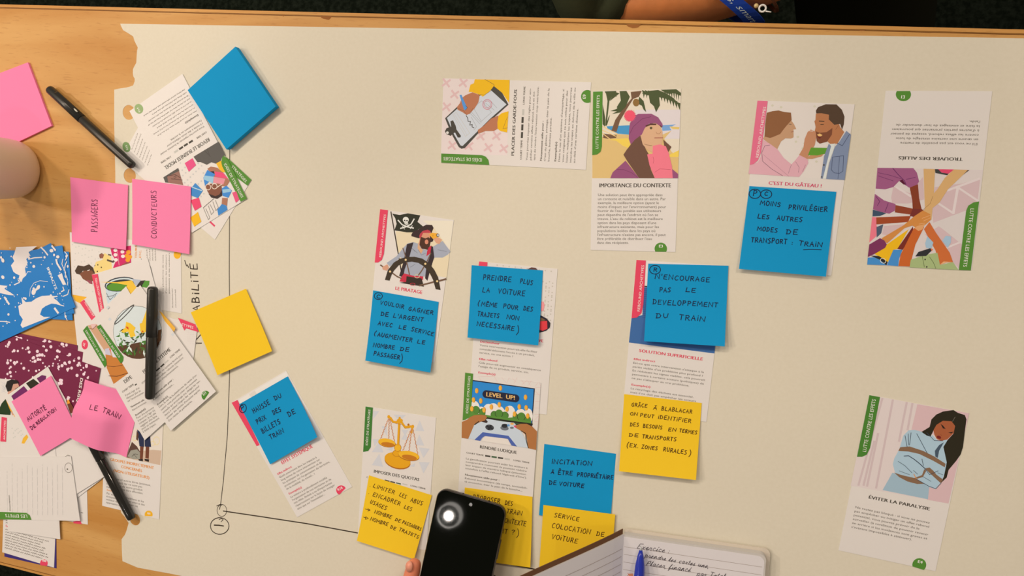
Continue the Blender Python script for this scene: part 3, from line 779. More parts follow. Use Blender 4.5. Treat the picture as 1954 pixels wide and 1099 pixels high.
# --- pirate card
o, sf = card([(726, 399), (866, 420), (829, 692), (700, 672)], .3, 'white card showing a bearded pirate steering under a skull flag')
k = Ink(sf, PI_, .02)
BG = C(228, 206, 170); SHI = C(164, 164, 174); VST = C(54, 42, 44); WHL = C(62, 50, 38); SPK = C(116, 86, 66); SASH = C(198, 48, 68)
k.art([
 (BG, [(420, 330), (640, 345), (760, 290), (900, 260), (1010, 420), (1080, 640), (1050, 900), (900, 880), (500, 820), (450, 600)]), (C(232, 216, 192), [(750, 200), (1130, 200), (1090, 560), (900, 300)]),
 ('L', C(60, 46, 36), 15, [(362, 92), (430, 480), (490, 830)]),
 (C(48, 48, 36), [(378, 114), (470, 130), (570, 110), (725, 135), (690, 215), (758, 272), (640, 345), (560, 345), (405, 320), (432, 240), (415, 170)]),
 ('L', C(226, 218, 206), 15, [(450, 195), (500, 250), (560, 275), (640, 292)]), ('L', C(226, 218, 206), 15, [(648, 180), (610, 245), (550, 275), (480, 296)]), ('L', C(226, 218, 206), 8, [(505, 270), (530, 305)]), ('L', C(226, 218, 206), 8, [(625, 262), (600, 300)]),
 ('E', C(230, 222, 210), 545, 190, 37, 37), (C(230, 222, 210), [(527, 215), (568, 215), (578, 245), (550, 252), (530, 240)]), ('E', C(40, 38, 30), 532, 198, 9), ('E', C(40, 38, 30), 560, 200, 9), ('E', C(40, 38, 30), 546, 217, 4), ('L', C(40, 38, 30), 3, [(532, 232), (572, 236)]),
 (SHI, [(570, 480), (640, 465), (720, 490), (780, 560), (880, 520), (935, 490), (1000, 450), (1050, 520), (1096, 580), (1060, 622), (1000, 656), (900, 656), (850, 760), (800, 890), (520, 880), (540, 700), (480, 650), (350, 765), (308, 722), (430, 640), (520, 530)]),
 ('L', C(110, 108, 118), 4, [(600, 520), (660, 580)]), ('L', C(110, 108, 118), 4, [(940, 560), (1050, 580)]), ('L', C(110, 108, 118), 4, [(600, 775), (660, 738)]), ('L', C(110, 108, 118), 4, [(700, 560), (740, 625), (790, 600)]), ('L', C(110, 108, 118), 4, [(620, 540), (690, 600)]),
 (SK2, [(700, 470), (730, 540), (760, 560), (735, 610), (690, 540)]),
 (VST, [(560, 490), (640, 468), (592, 640), (532, 800), (512, 900), (463, 882), (520, 700)]), (VST, [(848, 510), (880, 520), (897, 650), (850, 800), (812, 942), (783, 910), (800, 760), (850, 620)]),
 (C(214, 146, 114), [(715, 440), (720, 380), (760, 330), (860, 340), (885, 430), (820, 500), (740, 545), (705, 480)]),
 (C(60, 42, 40), [(615, 370), (635, 338), (700, 310), (750, 275), (800, 250), (870, 254), (888, 290), (862, 355), (815, 314), (745, 335), (712, 420), (615, 392)]), (C(60, 42, 40), [(845, 380), (886, 430), (880, 455), (845, 470)]),
 (C(188, 62, 72), [(710, 395), (722, 360), (760, 325), (815, 312), (852, 330), (842, 352), (760, 352), (725, 425)]),
 (C(76, 46, 32), [(722, 440), (735, 400), (790, 420), (820, 405), (850, 420), (850, 470), (830, 565), (780, 550), (742, 546), (715, 500)]), ('E', C(212, 134, 104), 802, 462, 22, 30), ('L', C(76, 46, 32), 12, [(775, 430), (830, 412)]),
 (C(236, 166, 52), [(832, 372), (868, 350), (940, 358), (955, 385), (935, 408), (880, 425)]), ('L', C(140, 80, 20), 4, [(880, 375), (880, 395)]), ('E', C(60, 50, 44), 940, 380, 18, 22), ('E', C(200, 200, 205), 942, 380, 12, 15),
 (C(216, 156, 124), [(885, 425), (945, 405), (992, 435), (960, 490), (922, 478)]),
 (SASH, [(828, 530), (862, 505), (850, 600), (800, 640), (808, 580)]),
 (SASH, [(525, 850), (640, 880), (760, 888), (757, 932), (690, 922), (560, 900), (552, 962), (468, 950), (490, 895)]), (C(56, 44, 36), [(555, 885), (740, 912), (770, 1014), (600, 988), (468, 965), (550, 955)]), ('R', C(210, 196, 160), 8, 685, 885, 28, 22),
 ('R', SASH, 6, 630, 985, 30, 14),
 ('L', SPK, 14, [(553, 700), (575, 790), (590, 865)]), ('L', SPK, 14, [(775, 760), (740, 820), (702, 872)]), ('L', SPK, 16, [(385, 850), (440, 890), (490, 912)]), ('L', SPK, 18, [(715, 1000), (830, 972), (910, 950)]), ('L', SPK, 20, [(960, 942), (1040, 920)]), ('L', SPK, 12, [(855, 600), (800, 720)]), ('L', SPK, 12, [(510, 540), (550, 660)]),
 (WHL, [(288, 930), (325, 810), (400, 715), (480, 668), (560, 648), (650, 645), (750, 668), (840, 730), (900, 810), (945, 900), (975, 1055), (915, 1046), (882, 930), (835, 835), (770, 765), (700, 720), (620, 706), (530, 716), (460, 750), (400, 815), (370, 870), (345, 940)]),
 ('E', C(240, 200, 140), 545, 683, 13), ('E', C(240, 200, 140), 787, 732, 13), ('E', C(240, 200, 140), 352, 828, 13), ('E', C(240, 200, 140), 933, 947, 13),
 ('L', SPK, 16, [(235, 748), (275, 775)]), (C(212, 152, 122), [(255, 772), (318, 738), (338, 782), (312, 818), (262, 802)])])
k.make('picture_print', o)
tab(o, sf, PI_, TABR, [(230, 58), (326, 72), (276, 610), (250, 685), (205, 716), (163, 716)], 'REBOUND ARCHETYPES', (242, 656), (303, 124), 27)
title(o, sf, VO, RED, [('LE PIRATAGE', (388, 77), (704, 128), 37)])

# --- card under the note about the car (mostly covered)
o, sf = card([(914, 499), (1064, 513), (1043, 791), (894, 775)], .3, 'white card with dotted picture mostly hidden under a blue note, above the game controller card')
k = Ink(sf, PRD, .02)
for i in range(44):
    x, y = 955 + (i * 37) % 112 - (i // 4) * 2, 290 + (i // 4) * 54 + (i % 2) * 18
    k.ell(C(200, 186, 170), x, y, 9, 9, 0, 0, 360, 6)
for i in range(10): k.ell(C(200, 186, 170), 420 + i * 70, 96 + i * 8, 8, 8, 0, 0, 360, 6)
k.art([(C(240, 150, 150), [(930, 525), (960, 520), (972, 560), (960, 632), (925, 630)]), (C(46, 36, 46), [(890, 690), (930, 682), (1000, 720), (1040, 770), (1036, 822), (990, 862), (890, 890)]), (C(222, 60, 66), [(890, 755), (1002, 745), (1006, 838), (950, 862), (890, 842)]), (C(120, 90, 60), [(900, 700), (950, 715), (985, 740), (900, 755)]),
       (C(96, 62, 56), [(772, 145), (820, 122), (868, 128), (892, 152)])])
k.make('picture_print', o)
tab(o, sf, PRD, TABR, [(210, 54), (308, 62), (302, 150), (200, 140)], '', None, None, 0)
k = Ink(sf, RE, .05)
k.text(RED, 'VE', (750, 106), (795, 112), 26, True); k.make('title_lettering', o); k = Ink(sf, RE, .05); k.text(RED, 'Déclencheur', (219, 112), (398, 132), 18, True)
k.text(RED, 'Effet rebond', (210, 270), (376, 289), 18, True); k.text(RED, 'Exemple(s)', (202, 393), (360, 412), 18, True)
k.make('heading_lettering', o)
k = Ink(sf, RE, .05)
k.para(BODY, (217, 144), (742, 207), (-2, 33.5), 17, ['Votre intervention pourrait-elle faciliter', "considérablement l'accès à un produit,", 'service, ou une action ?'])
k.para(BODY, (207, 302), (775, 374), (-2, 33), 17, ['Cela pourrait augmenter en conséquence', "l'usage de ce produit, service, etc."])
k.make('body_text', o)

# --- game controller card, overlapping the one above
o, sf = card([(888, 711), (1032, 731), (1012.5, 1008), (871, 990)], 1.0, 'white card showing hands on a game controller before a screen of coins')
k = Ink(sf, RL, .02)
LP = C(222, 180, 172)
for a, b in (((290, 130), (500, 125)), ((300, 140), (330, 170)), ((500, 125), (545, 195)), ((600, 140), (665, 215)), ((700, 140), (665, 215)), ((740, 150), (790, 200)), ((800, 140), (760, 220)), ((850, 185), (1000, 190)), ((860, 170), (900, 230)), ((860, 240), (930, 175)), ((940, 180), (980, 250)), ((940, 250), (985, 190)), ((1040, 270), (1115, 270)), ((1035, 360), (1105, 360)), ((1040, 450), (1100, 450)), ((1080, 200), (1040, 255)), ((1090, 200), (1110, 250)), ((1045, 320), (1100, 380)), ((1030, 540), (1090, 540)), ((1030, 620), (1085, 620)), ((1030, 700), (1085, 640)), ((1025, 720), (1080, 720)), ((1085, 640), (1078, 800)), ((470, 1000), (740, 1000))):
    k.line(LP, 3, [a, b], lay=False)
GR = C(92, 138, 56); GR2 = C(84, 130, 52)
k.art([
 (C(34, 34, 52), [(215, 170), (1036, 282), (998, 790), (180, 700)]), (C(44, 132, 198), [(222, 186), (1020, 292), (990, 748), (196, 650)]),
 ('E', C(236, 222, 214), 245, 540, 65, 95), ('E', C(236, 222, 214), 425, 570, 70, 85), ('E', C(236, 222, 214), 490, 570, 75, 95), ('E', C(236, 222, 214), 570, 600, 70, 85), ('E', C(236, 222, 214), 705, 600, 72, 92), ('E', C(236, 222, 214), 850, 640, 75, 90), ('E', C(236, 222, 214), 950, 640, 58, 95), ('E', C(236, 222, 214), 330, 590, 60, 70),
 (GR, [(198, 600), (400, 630), (640, 670), (760, 660), (985, 700), (988, 748), (196, 690)]),
 ('E', GR2, 345, 600, 44, 58), ('E', GR2, 262, 566, 52, 55), ('L', BLACKM, 6, arc(262, 566, 50, 52, -40, 60, 6)), ('L', BLACKM, 6, arc(262, 566, 50, 52, 200, 130, 4)), ('E', GR2, 505, 628, 50, 52), ('E', GR2, 640, 638, 52, 52), ('E', GR2, 565, 612, 52, 54), ('L', BLACKM, 6, arc(565, 612, 50, 52, -20, 50, 5)), ('L', BLACKM, 6, arc(565, 612, 50, 52, 200, 130, 4)), ('L', BLACKM, 5, arc(505, 628, 48, 50, 180, 260, 5)), ('L', BLACKM, 5, arc(640, 638, 50, 50, 290, 370, 5)),
 ('E', GR2, 780, 650, 36, 46), ('E', GR2, 940, 690, 44, 46), ('E', GR2, 858, 652, 54, 56), ('L', BLACKM, 6, arc(858, 652, 52, 54, -20, 50, 5)), ('L', BLACKM, 6, arc(858, 652, 52, 54, 210, 130, 4)),
 (GR, [(196, 640), (420, 635), (700, 675), (985, 720), (985, 755), (196, 700)]), (GR, [(88, 698), (100, 600), (215, 560), (260, 640)])])
COIN = C(240, 172, 60); CO2 = C(206, 126, 40)
for x, y in ((272, 312), (582, 277), (912, 398), (230, 432), (325, 445), (567, 495), (463, 525), (668, 553), (830, 522), (920, 535), (768, 617), (940, 643), (368, 563), (208, 548)):
    k.ell(CO2, x + 4, y, 21, 36, 0, 0, 360, 14); k.ell(COIN, x - 2, y, 19, 34, 0, 0, 360, 14)
k.poly(C(36, 36, 56), arc(402, 356, 54, 52, 100, 262, 8) + arc(778, 412, 54, 52, -82, 82, 8))
k.text(C(250, 186, 112), 'LEVEL', (392, 383), (606, 410), 54, True); k.text(C(250, 186, 112), 'UP!', (652, 416), (775, 432), 54, True)
k.art([('L', BLACKM, 22, [(395, 668), (700, 712), (1000, 752)]),
 (C(200, 204, 214), [(300, 715), (415, 680), (620, 715), (760, 730), (800, 770), (850, 840), (920, 960), (952, 1064), (800, 1042), (690, 905), (380, 860), (330, 965), (163, 940), (230, 770)]),
 (C(230, 214, 200), [(330, 968), (385, 905), (640, 938), (680, 945), (730, 1030)]),
 (C(78, 98, 164), [(352, 855), (690, 902), (725, 945), (802, 1042), (730, 1030), (682, 942), (640, 936), (380, 906), (348, 925), (320, 968), (243, 956)]),
 ('E', C(70, 70, 74), 443, 793, 58, 38, 10), ('L', C(40, 40, 44), 22, [(410, 778), (478, 808)]), ('L', C(40, 40, 44), 22, [(462, 770), (428, 818)]),
 ('E', C(110, 112, 118), 638, 802, 55, 30, 8), ('E', C(50, 50, 54), 640, 772, 42, 26), ('E', C(40, 40, 44), 640, 760, 36, 15), ('E', C(100, 150, 200), 690, 765, 18, 15), ('E', C(236, 170, 90), 738, 745, 24, 14), ('E', C(110, 112, 118), 735, 798, 26, 14),
 (C(60, 44, 40), [(330, 715), (390, 680), (420, 720), (400, 735)]),
 (C(176, 112, 62), [(80, 720), (150, 690), (190, 655), (240, 632), (330, 625), (392, 635), (408, 660), (380, 702), (330, 716), (240, 762), (163, 942), (76, 928)]),
 (C(176, 112, 62), [(770, 768), (850, 745), (930, 745), (1000, 780), (1064, 845), (1052, 1088), (950, 1064), (925, 900), (860, 840), (790, 802)]), (C(226, 60, 110), [(758, 765), (790, 775), (792, 802), (765, 785)]), ('L', BLACKM, 10, [(860, 838), (915, 870), (922, 960), (950, 1062)]), ('L', BLACKM, 12, [(248, 756), (300, 715)])])
k.make('picture_print', o)
tab(o, sf, RL, GREEN, [(122, 74), (226, 88), (200, 560), (170, 650), (130, 690), (88, 700)], 'IDÉES DE STRATÉGIES', (160, 614), (192, 118), 30)
title(o, sf, RL2, DARK, [('RENDRE LUDIQUE', (412, 137), (1060, 241), 52)])
k = Ink(sf, RL2, .05)
k.text(BODY, 'COURT TERME', (180, 228), (483, 277), 25, True); k.text(BODY, 'LONG TERME', (1003, 358), (1283, 406), 25, True)
for x, y, m in ((557, 276, DK), (668, 292, C(64, 92, 60)), (779, 309, DK), (896, 328, GREY)): k.poly(m, [(x - 45, y - 20), (x + 47, y - 6), (x + 45, y + 22), (x - 47, y + 8)])
k.para(BODY, (172, 330), (1252, 500), (-3, 57), 30, ['La gamification pourrait aider les acteurs à', 'comprendre comment ils peuvent réduire', 'leur impact de manière ludique (attention', "toutefois à l'effet rebond 'légèreté d'âme')."])
k.text(BODY, 'Notamment utile pour :', (155, 612), (758, 712), 30, True)
k.para(BODY, (152, 674), (1250, 852), (-3, 58), 30, ['Rebond économique (de temps, accessibili-', 'té excessive, ôter le pain de la bouche...'])
k.make('body_text', o)

# --- superficial solution card
o, sf = card([(1214.5, 496), (1383, 508), (1348, 805), (1187.5, 788)], .3, 'white card with red title and blue picture showing between a blue and yellow note')
k = Ink(sf, EN, .02)
k.art([(C(230, 214, 204), [(200, 92), (1180, 160), (1160, 420), (180, 380)]), (C(62, 102, 154), [(282, 392), (1150, 420), (1060, 1125), (116, 1004), (145, 735), (265, 700)]), ('L', BLACKM, 12, [(282, 382), (340, 388)]), (C(48, 88, 140), [(300, 985), (1060, 1045), (1060, 1090), (320, 1010)])])  # last, darker blue strip is painted shade under the blue note's lower edge
for i in range(16): k.line(C(44, 74, 120), 4, [(262 + (15 - i) * 1.6, 410 + i * 21), (330, 414 + i * 21)])
k.make('picture_print', o)
tab(o, sf, EN, TABR, [(200, 92), (304, 98), (276, 580), (255, 680), (205, 728), (145, 736)], 'REBOUND ARCHETYPES', (236, 664), (286, 150), 28)
title(o, sf, SO, RED, [('SOLUTION SUPERFICIELLE', (185, 119), (647, 182), 22)])
k = Ink(sf, SO, .05)
k.text(RED, 'Effet indirect', (147, 176), (303, 194), 14, True); k.text(RED, 'Exemple(s)', (130, 361), (269, 379), 14, True)
k.para(BODY, (143, 203), (656, 272), (-2.5, 27.7), 14, ["Est-ce que votre intervention s'attaque à la", "partie visible d'un problème plus profond ?", 'En réduisant les signes visibles, cela pourrait', 'permettre à certains acteurs (politiques) de', "ne pas s'attaquer au vrai problème."])
k.para(BODY, (125, 388), (581, 452), (-2, 27), 14, ['Le recyclage des déchets est essentiel,', 'mais il ne doit pas empêcher les acteurs'])
k.make('body_text', o)

# --- systemic effect card, turned
o, sf = card([(442, 768), (546, 707), (672, 929), (567, 987)], .3, 'white card turned on the slant with a red title below a blue note')
tab(o, sf, EF, TABR, [(45, 250), (86, 231), (240, 545), (220, 554)], '', None, None, 0)
k = Ink(sf, EF, .02)
k.poly(C(230, 218, 206), [(90, 232), (425, 35), (640, 480), (310, 690)]); k.poly(C(218, 204, 190), [(165, 192), (205, 165), (232, 205), (190, 225)]); k.make('picture_print', o)
title(o, sf, EF, RED, [('EFFET SYSTÉMIQUE', (397, 683), (613, 563), 22)])
k = Ink(sf, EF, .05)
k.text(RED, 'Effet indirect', (367, 757), (466, 702), 12, True); k.text(RED, 'Exemple(s)', (446, 894), (536, 846), 12, True)
k.para(BODY, (379, 779), (640, 636), (12.5, 20.5), 12, ['Quels pourraient être les impacts à', 'long terme de votre intervention sur', 'les pratiques de consommation et de', "production, sur l'organisation du territoire,", 'de la mobilité, du travail... ?'])
k.para(BODY, (458, 918), (713, 778), (12, 20.5), 12, ['La voiture a profondément modifié', "l'organisation de nos territoires et de", "nos villes. Airbnb a eu d'importantes", 'répercussions sur la façon de voyager', "ainsi que sur l'immobilier..."])
k.make('body_text', o)
badge(o, sf, EF, TABR, arc(810, 862, 35, 34, 112, 335), 'R18', (788, 868), (822, 850), 15)

# --- scales card
o, sf = card([(697.8, 775), (832, 797), (814, 1050), (682, 1030)], .3, 'white card showing golden balance scales, half covered by a yellow note')
k = Ink(sf, QU, .02)
TG = C(208, 201, 200)
for t in ((222, 95, 300, 100, 222, 205), (490, 145, 650, 150, 565, 235), (830, 220, 890, 362, 772, 356), (590, 340, 682, 345, 640, 430), (825, 405, 890, 552, 770, 545), (215, 465, 300, 470, 240, 560), (300, 490, 355, 640, 205, 635), (330, 295, 400, 300, 400, 430), (820, 575, 962, 592, 880, 712), (300, 655, 350, 830, 205, 805), (820, 765, 960, 772, 880, 915), (640, 380, 690, 480, 590, 470), (700, 820, 770, 780, 760, 830), (390, 600, 490, 560, 470, 620)):
    k.poly(TG, [t[0:2], t[2:4], t[4:6]])
G1 = C(228, 158, 24); G2 = C(176, 100, 24); G3 = C(240, 176, 40)
k.art([('E', G2, 540, 758, 175, 100, 14), ('E', G1, 540, 742, 175, 100, 14), ('E', G1, 538, 650, 62, 45), ('R', G2, 5, 538, 650, 62, 45), ('E', G3, 543, 578, 45, 48), ('R', G2, 5, 543, 578, 45, 48),
 ('L', G1, 32, [(563, 240), (548, 540)]), ('L', G2, 5, [(577, 250), (562, 530)]), ('L', G1, 30, [(418, 172), (450, 190), (480, 238), (530, 245), (565, 215), (600, 255), (640, 310), (700, 300), (742, 300)]), ('L', G2, 5, [(440, 200), (470, 245), (530, 262), (600, 275), (640, 325), (700, 318)]), ('E', G1, 568, 190, 14, 18), ('E', G2, 683, 275, 14, 14), ('E', G1, 425, 172, 18, 22), ('E', G1, 740, 300, 18, 22), ('E', G1, 570, 225, 40, 30),
 ('E', G2, 402, 516, 116, 56, 10), ('E', G3, 400, 510, 114, 52, 10), ('E', C(196, 116, 28), 415, 535, 90, 28, 8), ('E', G2, 690, 688, 140, 62, 10), ('E', G3, 690, 680, 138, 58, 10), ('E', C(196, 116, 28), 695, 705, 100, 32, 10),
 ('L', G1, 26, [(735, 310), (722, 380)])])
CH = C(206, 134, 86)
for a, b in (((420, 200), (322, 455)), ((430, 200), (425, 455)), ((440, 200), (500, 500)), ((722, 330), (612, 610)), ((726, 330), (690, 620)), ((742, 330), (806, 665))):
    n_ = 14
    k.line(CH, 9, [(a[0] + (b[0] - a[0]) * i / n_ + (5 if i % 2 else -5), a[1] + (b[1] - a[1]) * i / n_) for i in range(n_ + 1)])
k.make('picture_print', o)
tab(o, sf, QU, C(62, 118, 46), [(122, 37), (218, 52), (190, 570), (155, 622), (90, 632)], 'IDÉES DE STRATÉGIES', (150, 552), (187, 78), 29)
title(o, sf, QU, DARK, [('IMPOSER DES QUOTAS', (224, 904), (823, 1017), 38)])
k = Ink(sf, LI, .05)
k.text(BODY, 'LONG TERME', (690, 230), (866, 270), 18, True); k.text(BODY, 'C', (178, 134), (196, 136), 18, True)
for x, y, m in ((420, 166, DK), (485, 182, DK), (552, 198, C(64, 92, 60)), (628, 209, GREY)): k.poly(m, [(x - 28, y - 14), (x + 29, y), (x + 28, y + 13), (x - 29, y - 1)])
k.make('body_text', o)

# --- paralysed woman card
o, sf = card([(1659, 753.6), (1849, 788.5), (1785, 1090), (1600, 1050)], .3, 'white card showing a long-haired woman tied up with brown straps')
k = Ink(sf, EV, .02)
k.poly(C(222, 202, 194), [(378, 75), (1425, 266), (1209, 1213), (182, 1026)])
ST = C(208, 182, 178)
for a, b in (((515, 112), (265, 1020)), ((625, 128), (450, 1050)), ((770, 155), (690, 560)), ((830, 165), (780, 440)), ((430, 560), (318, 1020)), ((470, 480), (355, 1030))): k.line(ST, 20, [a, b])
DR = C(172, 192, 202)
k.art([(C(216, 178, 176), [(882, 172), (1425, 266), (1209, 1213), (980, 1172), (1000, 1050), (1100, 500), (820, 440)]),
 (C(160, 180, 190), [(620, 890), (1010, 1000), (993, 1168), (517, 1072)]),
 (DR, [(735, 500), (790, 446), (850, 440), (960, 468), (1060, 555), (1195, 545), (1190, 780), (1172, 900), (1130, 990), (1070, 1062), (980, 1030), (880, 950), (760, 925), (650, 895), (625, 800), (640, 740), (690, 650)]),
 (C(42, 36, 22), [(925, 462), (1010, 410), (1030, 330), (1080, 280), (1150, 248), (1260, 232), (1308, 262), (1380, 285), (1397, 330), (1385, 420), (1360, 620), (1335, 700), (1290, 765), (1210, 860), (1190, 940), (1125, 1002), (1160, 930), (1190, 780), (1155, 620), (1200, 545), (1260, 480), (1278, 400), (1240, 352), (1150, 345), (1082, 390), (1050, 450), (1020, 512), (980, 500)]),
 (C(168, 90, 54), [(1082, 388), (1150, 345), (1240, 350), (1278, 400), (1262, 475), (1195, 542), (1130, 556), (1085, 536), (1060, 490), (1050, 445)]),
 (C(40, 30, 24), [(1125, 378), (1150, 395), (1180, 430), (1150, 425)]), (C(40, 30, 24), [(1205, 470), (1262, 460), (1240, 478)]), ('E', C(120, 30, 28), 1108, 518, 24, 16, 20), ('L', C(130, 66, 40), 4, [(1125, 490), (1140, 500)]), ('L', C(120, 110, 96), 4, [(1250, 352), (1278, 305)]),
 (DR, [(1005, 515), (1040, 495), (1085, 545), (1130, 560), (1060, 560)]),
 (C(70, 84, 98), [(1160, 570), (1110, 600), (1065, 660), (1070, 720), (1095, 735), (1110, 660)])])
RP = C(134, 100, 74); LN = C(56, 66, 82)
k.art([(RP, [(702, 622), (800, 614), (940, 660), (1060, 720), (1178, 796), (1168, 832), (1050, 765), (900, 692), (790, 668), (682, 662)]),
 (RP, [(638, 888), (720, 915), (850, 945), (930, 915), (955, 850), (975, 870), (940, 935), (870, 955), (960, 1005), (880, 1008), (780, 982), (690, 935)]),
 (RP, [(960, 845), (1010, 835), (1050, 870), (1082, 910), (1152, 962), (1125, 997), (1040, 920)]),
 ('L', LN, 9, [(742, 715), (790, 712), (850, 750), (900, 790), (960, 845)]), ('L', LN, 5, [(680, 770), (750, 815), (825, 890)]), ('L', LN, 5, [(752, 500), (775, 620)]), ('L', LN, 5, [(785, 480), (790, 600)]), ('L', LN, 5, [(815, 470), (800, 600)]), ('L', LN, 5, [(875, 480), (985, 685)]), ('L', LN, 5, [(930, 745), (945, 815)]), ('L', LN, 5, [(960, 845), (1010, 910), (1100, 870)]),
 ('L', LN, 6, [(870, 955), (1000, 1030), (1075, 1058), (1130, 1000)]), ('L', LN, 5, [(980, 470), (1060, 552), (1150, 555)]), ('L', LN, 4, [(940, 930), (1025, 980)]), ('L', LN, 4, [(690, 870), (800, 910)]), ('L', LN, 4, [(840, 865), (885, 905)]), ('L', LN, 4, [(1095, 890), (1150, 912)]), ('L', C(226, 150, 90), 8, [(845, 905), (870, 950)])])
k.make('picture_print', o)
tab(o, sf, EV, C(72, 124, 44), [(378, 75), (490, 96), (385, 630), (350, 700), (300, 722), (248, 722)], 'LUTTE CONTRE LES EFFETS', (342, 674), (446, 120), 34)
title(o, sf, EV2, DARK, [('ÉVITER LA PARALYSIE', (408, 190), (1127, 331), 42)])
k = Ink(sf, EV2, .05)
k.para(BODY, (254, 302), (1130, 487), (-9, 46), 28, ['Ne restez pas bloqué : si vous ne pouvez', 'pas empêcher ou mitiger un effet rebond', 'potentiel, vous pouvez prévoir de le', 'surveiller (à condition de pouvoir revenir', 'en arrière si les incidences sont graves et', "s'avèrent impossibles à atténuer)."])
k.make('body_text', o)
badge(o, sf, EV2, GREEN, arc(1008, 968, 82, 78, 166, 410), 'E4', (984, 942), (1043, 954), 36)

# ------------------------------------------------------------------ sticky notes
def note(q, z0, m, curl, label, words=(), crop=None, ink=INK, w=8, circles=(), lines=(), group=NOTES, skew=.0, th=.12):
    lift = lambda u, v: curl * 1e-3 * np.asarray(v) ** 2.2 * (1 - skew + skew * np.asarray(u) * 1.0)
    o, sf = sheet('sticky_note', q, z0, th, m, lift, 10)
    tag(o, label, 'sticky note', group)
    if words:
        k = Ink(sf, crop, .05)
        for c in circles: k.ring(ink, w, *c)
        for l in lines: k.line(ink, w, l)
        k.hand(ink, w, words)
        k.make('handwritten_text', o)
    return o, sf

note([(1430, 355), (1596, 366), (1576, 528), (1410, 513)], 1.1, BLUE, 4, 'blue handwritten note stuck on the card of the man being fed', [
 ('P', (208, 190), (250, 193), 58), ('C', (330, 185), (365, 187), 40), ('MOINS', (285, 283), (500, 308), 46), ('PRIVILÉGIER', (590, 332), (1005, 362), 50), ('LES', (258, 430), (380, 440), 45), ('AUTRES', (465, 448), (735, 473), 48),
 ('MODES', (252, 562), (468, 583), 45), ('DE', (565, 598), (685, 605), 48), ('TRANSPORT', (187, 688), (570, 708), 52), (':', (622, 718), (632, 718), 40), ('TRAIN', (702, 722), (950, 742), 50)], GA2, w=9,
 circles=((228, 168, 62, 50), (350, 172, 60, 46)), lines=([(750, 770), (840, 765), (943, 770)],))
note([(1237, 503), (1390, 507), (1383, 661), (1229, 651)], 1.1, BLUE, 7, 'blue handwritten note covering the picture of the red-titled card', [
 ('R', (388, 222), (425, 224), 45), ("N'ENCOURAGE", (405, 300), (1005, 335), 52), ('PAS', (455, 445), (575, 450), 50), ('LE', (742, 445), (850, 452), 50), ('DEVELOPPEMENT', (380, 580), (1095, 612), 52), ('DU', (415, 732), (548, 735), 52), ('TRAIN', (670, 752), (955, 770), 56)],
 EN, w=9, circles=((405, 200, 60, 48),))
note([(900, 506), (1036, 516), (1027, 659), (892, 644)], 1.1, BLUE, 3.5, 'blue handwritten note covering the dotted picture above the game controller card', [
 ('PRENDRE', (255, 265), (580, 292), 58), ('PLUS', (685, 308), (830, 330), 55), ('LA', (248, 410), (330, 415), 52), ('VOITURE', (430, 425), (740, 458), 58), ('(', (190, 565), (210, 568), 58), ('MÊME', (235, 572), (415, 588), 48), ('POUR', (490, 598), (658, 620), 50), ('DES', (725, 622), (830, 640), 50),
 ('TRAJETS', (190, 688), (440, 715), 52), ('NON', (530, 722), (670, 742), 48), ('NECESSAIRE', (182, 802), (615, 860), 54), (')', (638, 895), (670, 898), 80)], PRD, w=9)
note([(712, 554), (837, 576), (821, 711), (697, 688)], 1.1, BLUE, 4, 'blue handwritten note stuck on the pirate card', [
 ('C', (172, 176), (212, 180), 42), ('VOULOIR', (215, 248), (490, 300), 44), ('GAGNER', (545, 320), (830, 370), 46), ('DE', (225, 378), (310, 388), 44), ("L'ARGENT", (368, 403), (715, 452), 46), ('AVEC', (190, 488), (355, 515), 46), ('LE', (432, 533), (515, 545), 44), ('SERVICE', (575, 558), (835, 615), 45),
 ('(', (140, 605), (165, 610), 50), ('AUGMENTER', (185, 618), (585, 690), 46), ('LE', (648, 700), (735, 712), 44), ('NOMBRE', (135, 743), (380, 775), 46), ('DE', (448, 785), (550, 798), 44), ('PASSAGER', (140, 842), (440, 890), 48), (')', (440, 920), (475, 925), 80)], VO, w=9, circles=((195, 152, 47, 40),))
note([(456, 771.5), (549, 718), (605.5, 834), (515.5, 886)], 1.1, BLUE, 5, 'blue handwritten note on the slanted card beside the drawn axis', [
 ('P', (112, 305), (135, 298), 34), ('HAUSSE', (200, 325), (315, 260), 34), ('DU', (350, 235), (395, 210), 30), ('PRIX', (225, 400), (288, 365), 32), ('DES', (338, 335), (392, 308), 32), ('BILLETS', (262, 465), (388, 393), 34), ('DE', (445, 348), (492, 323), 32), ('TRAIN', (318, 508), (412, 458), 32)],
 EF, w=5.5, circles=((123, 290, 24, 30, 10),), skew=.7)
note([(1038.6, 847), (1175.6, 865.8), (1164, 1001), (1028.5, 983)], .3, BLUE, 1.5, 'blue handwritten note stuck straight on the paper, tucked under a yellow note', [
 ('INCITATION', (150, 203), (500, 222), 38), ('À', (143, 290), (170, 292), 28), ('ÊTRE', (205, 300), (330, 306), 36), ('PROPRIÉTAIRE', (372, 315), (685, 342), 36), ('DE', (128, 388), (190, 390), 36), ('VOITURE', (215, 393), (430, 414), 34)], IN, w=7)
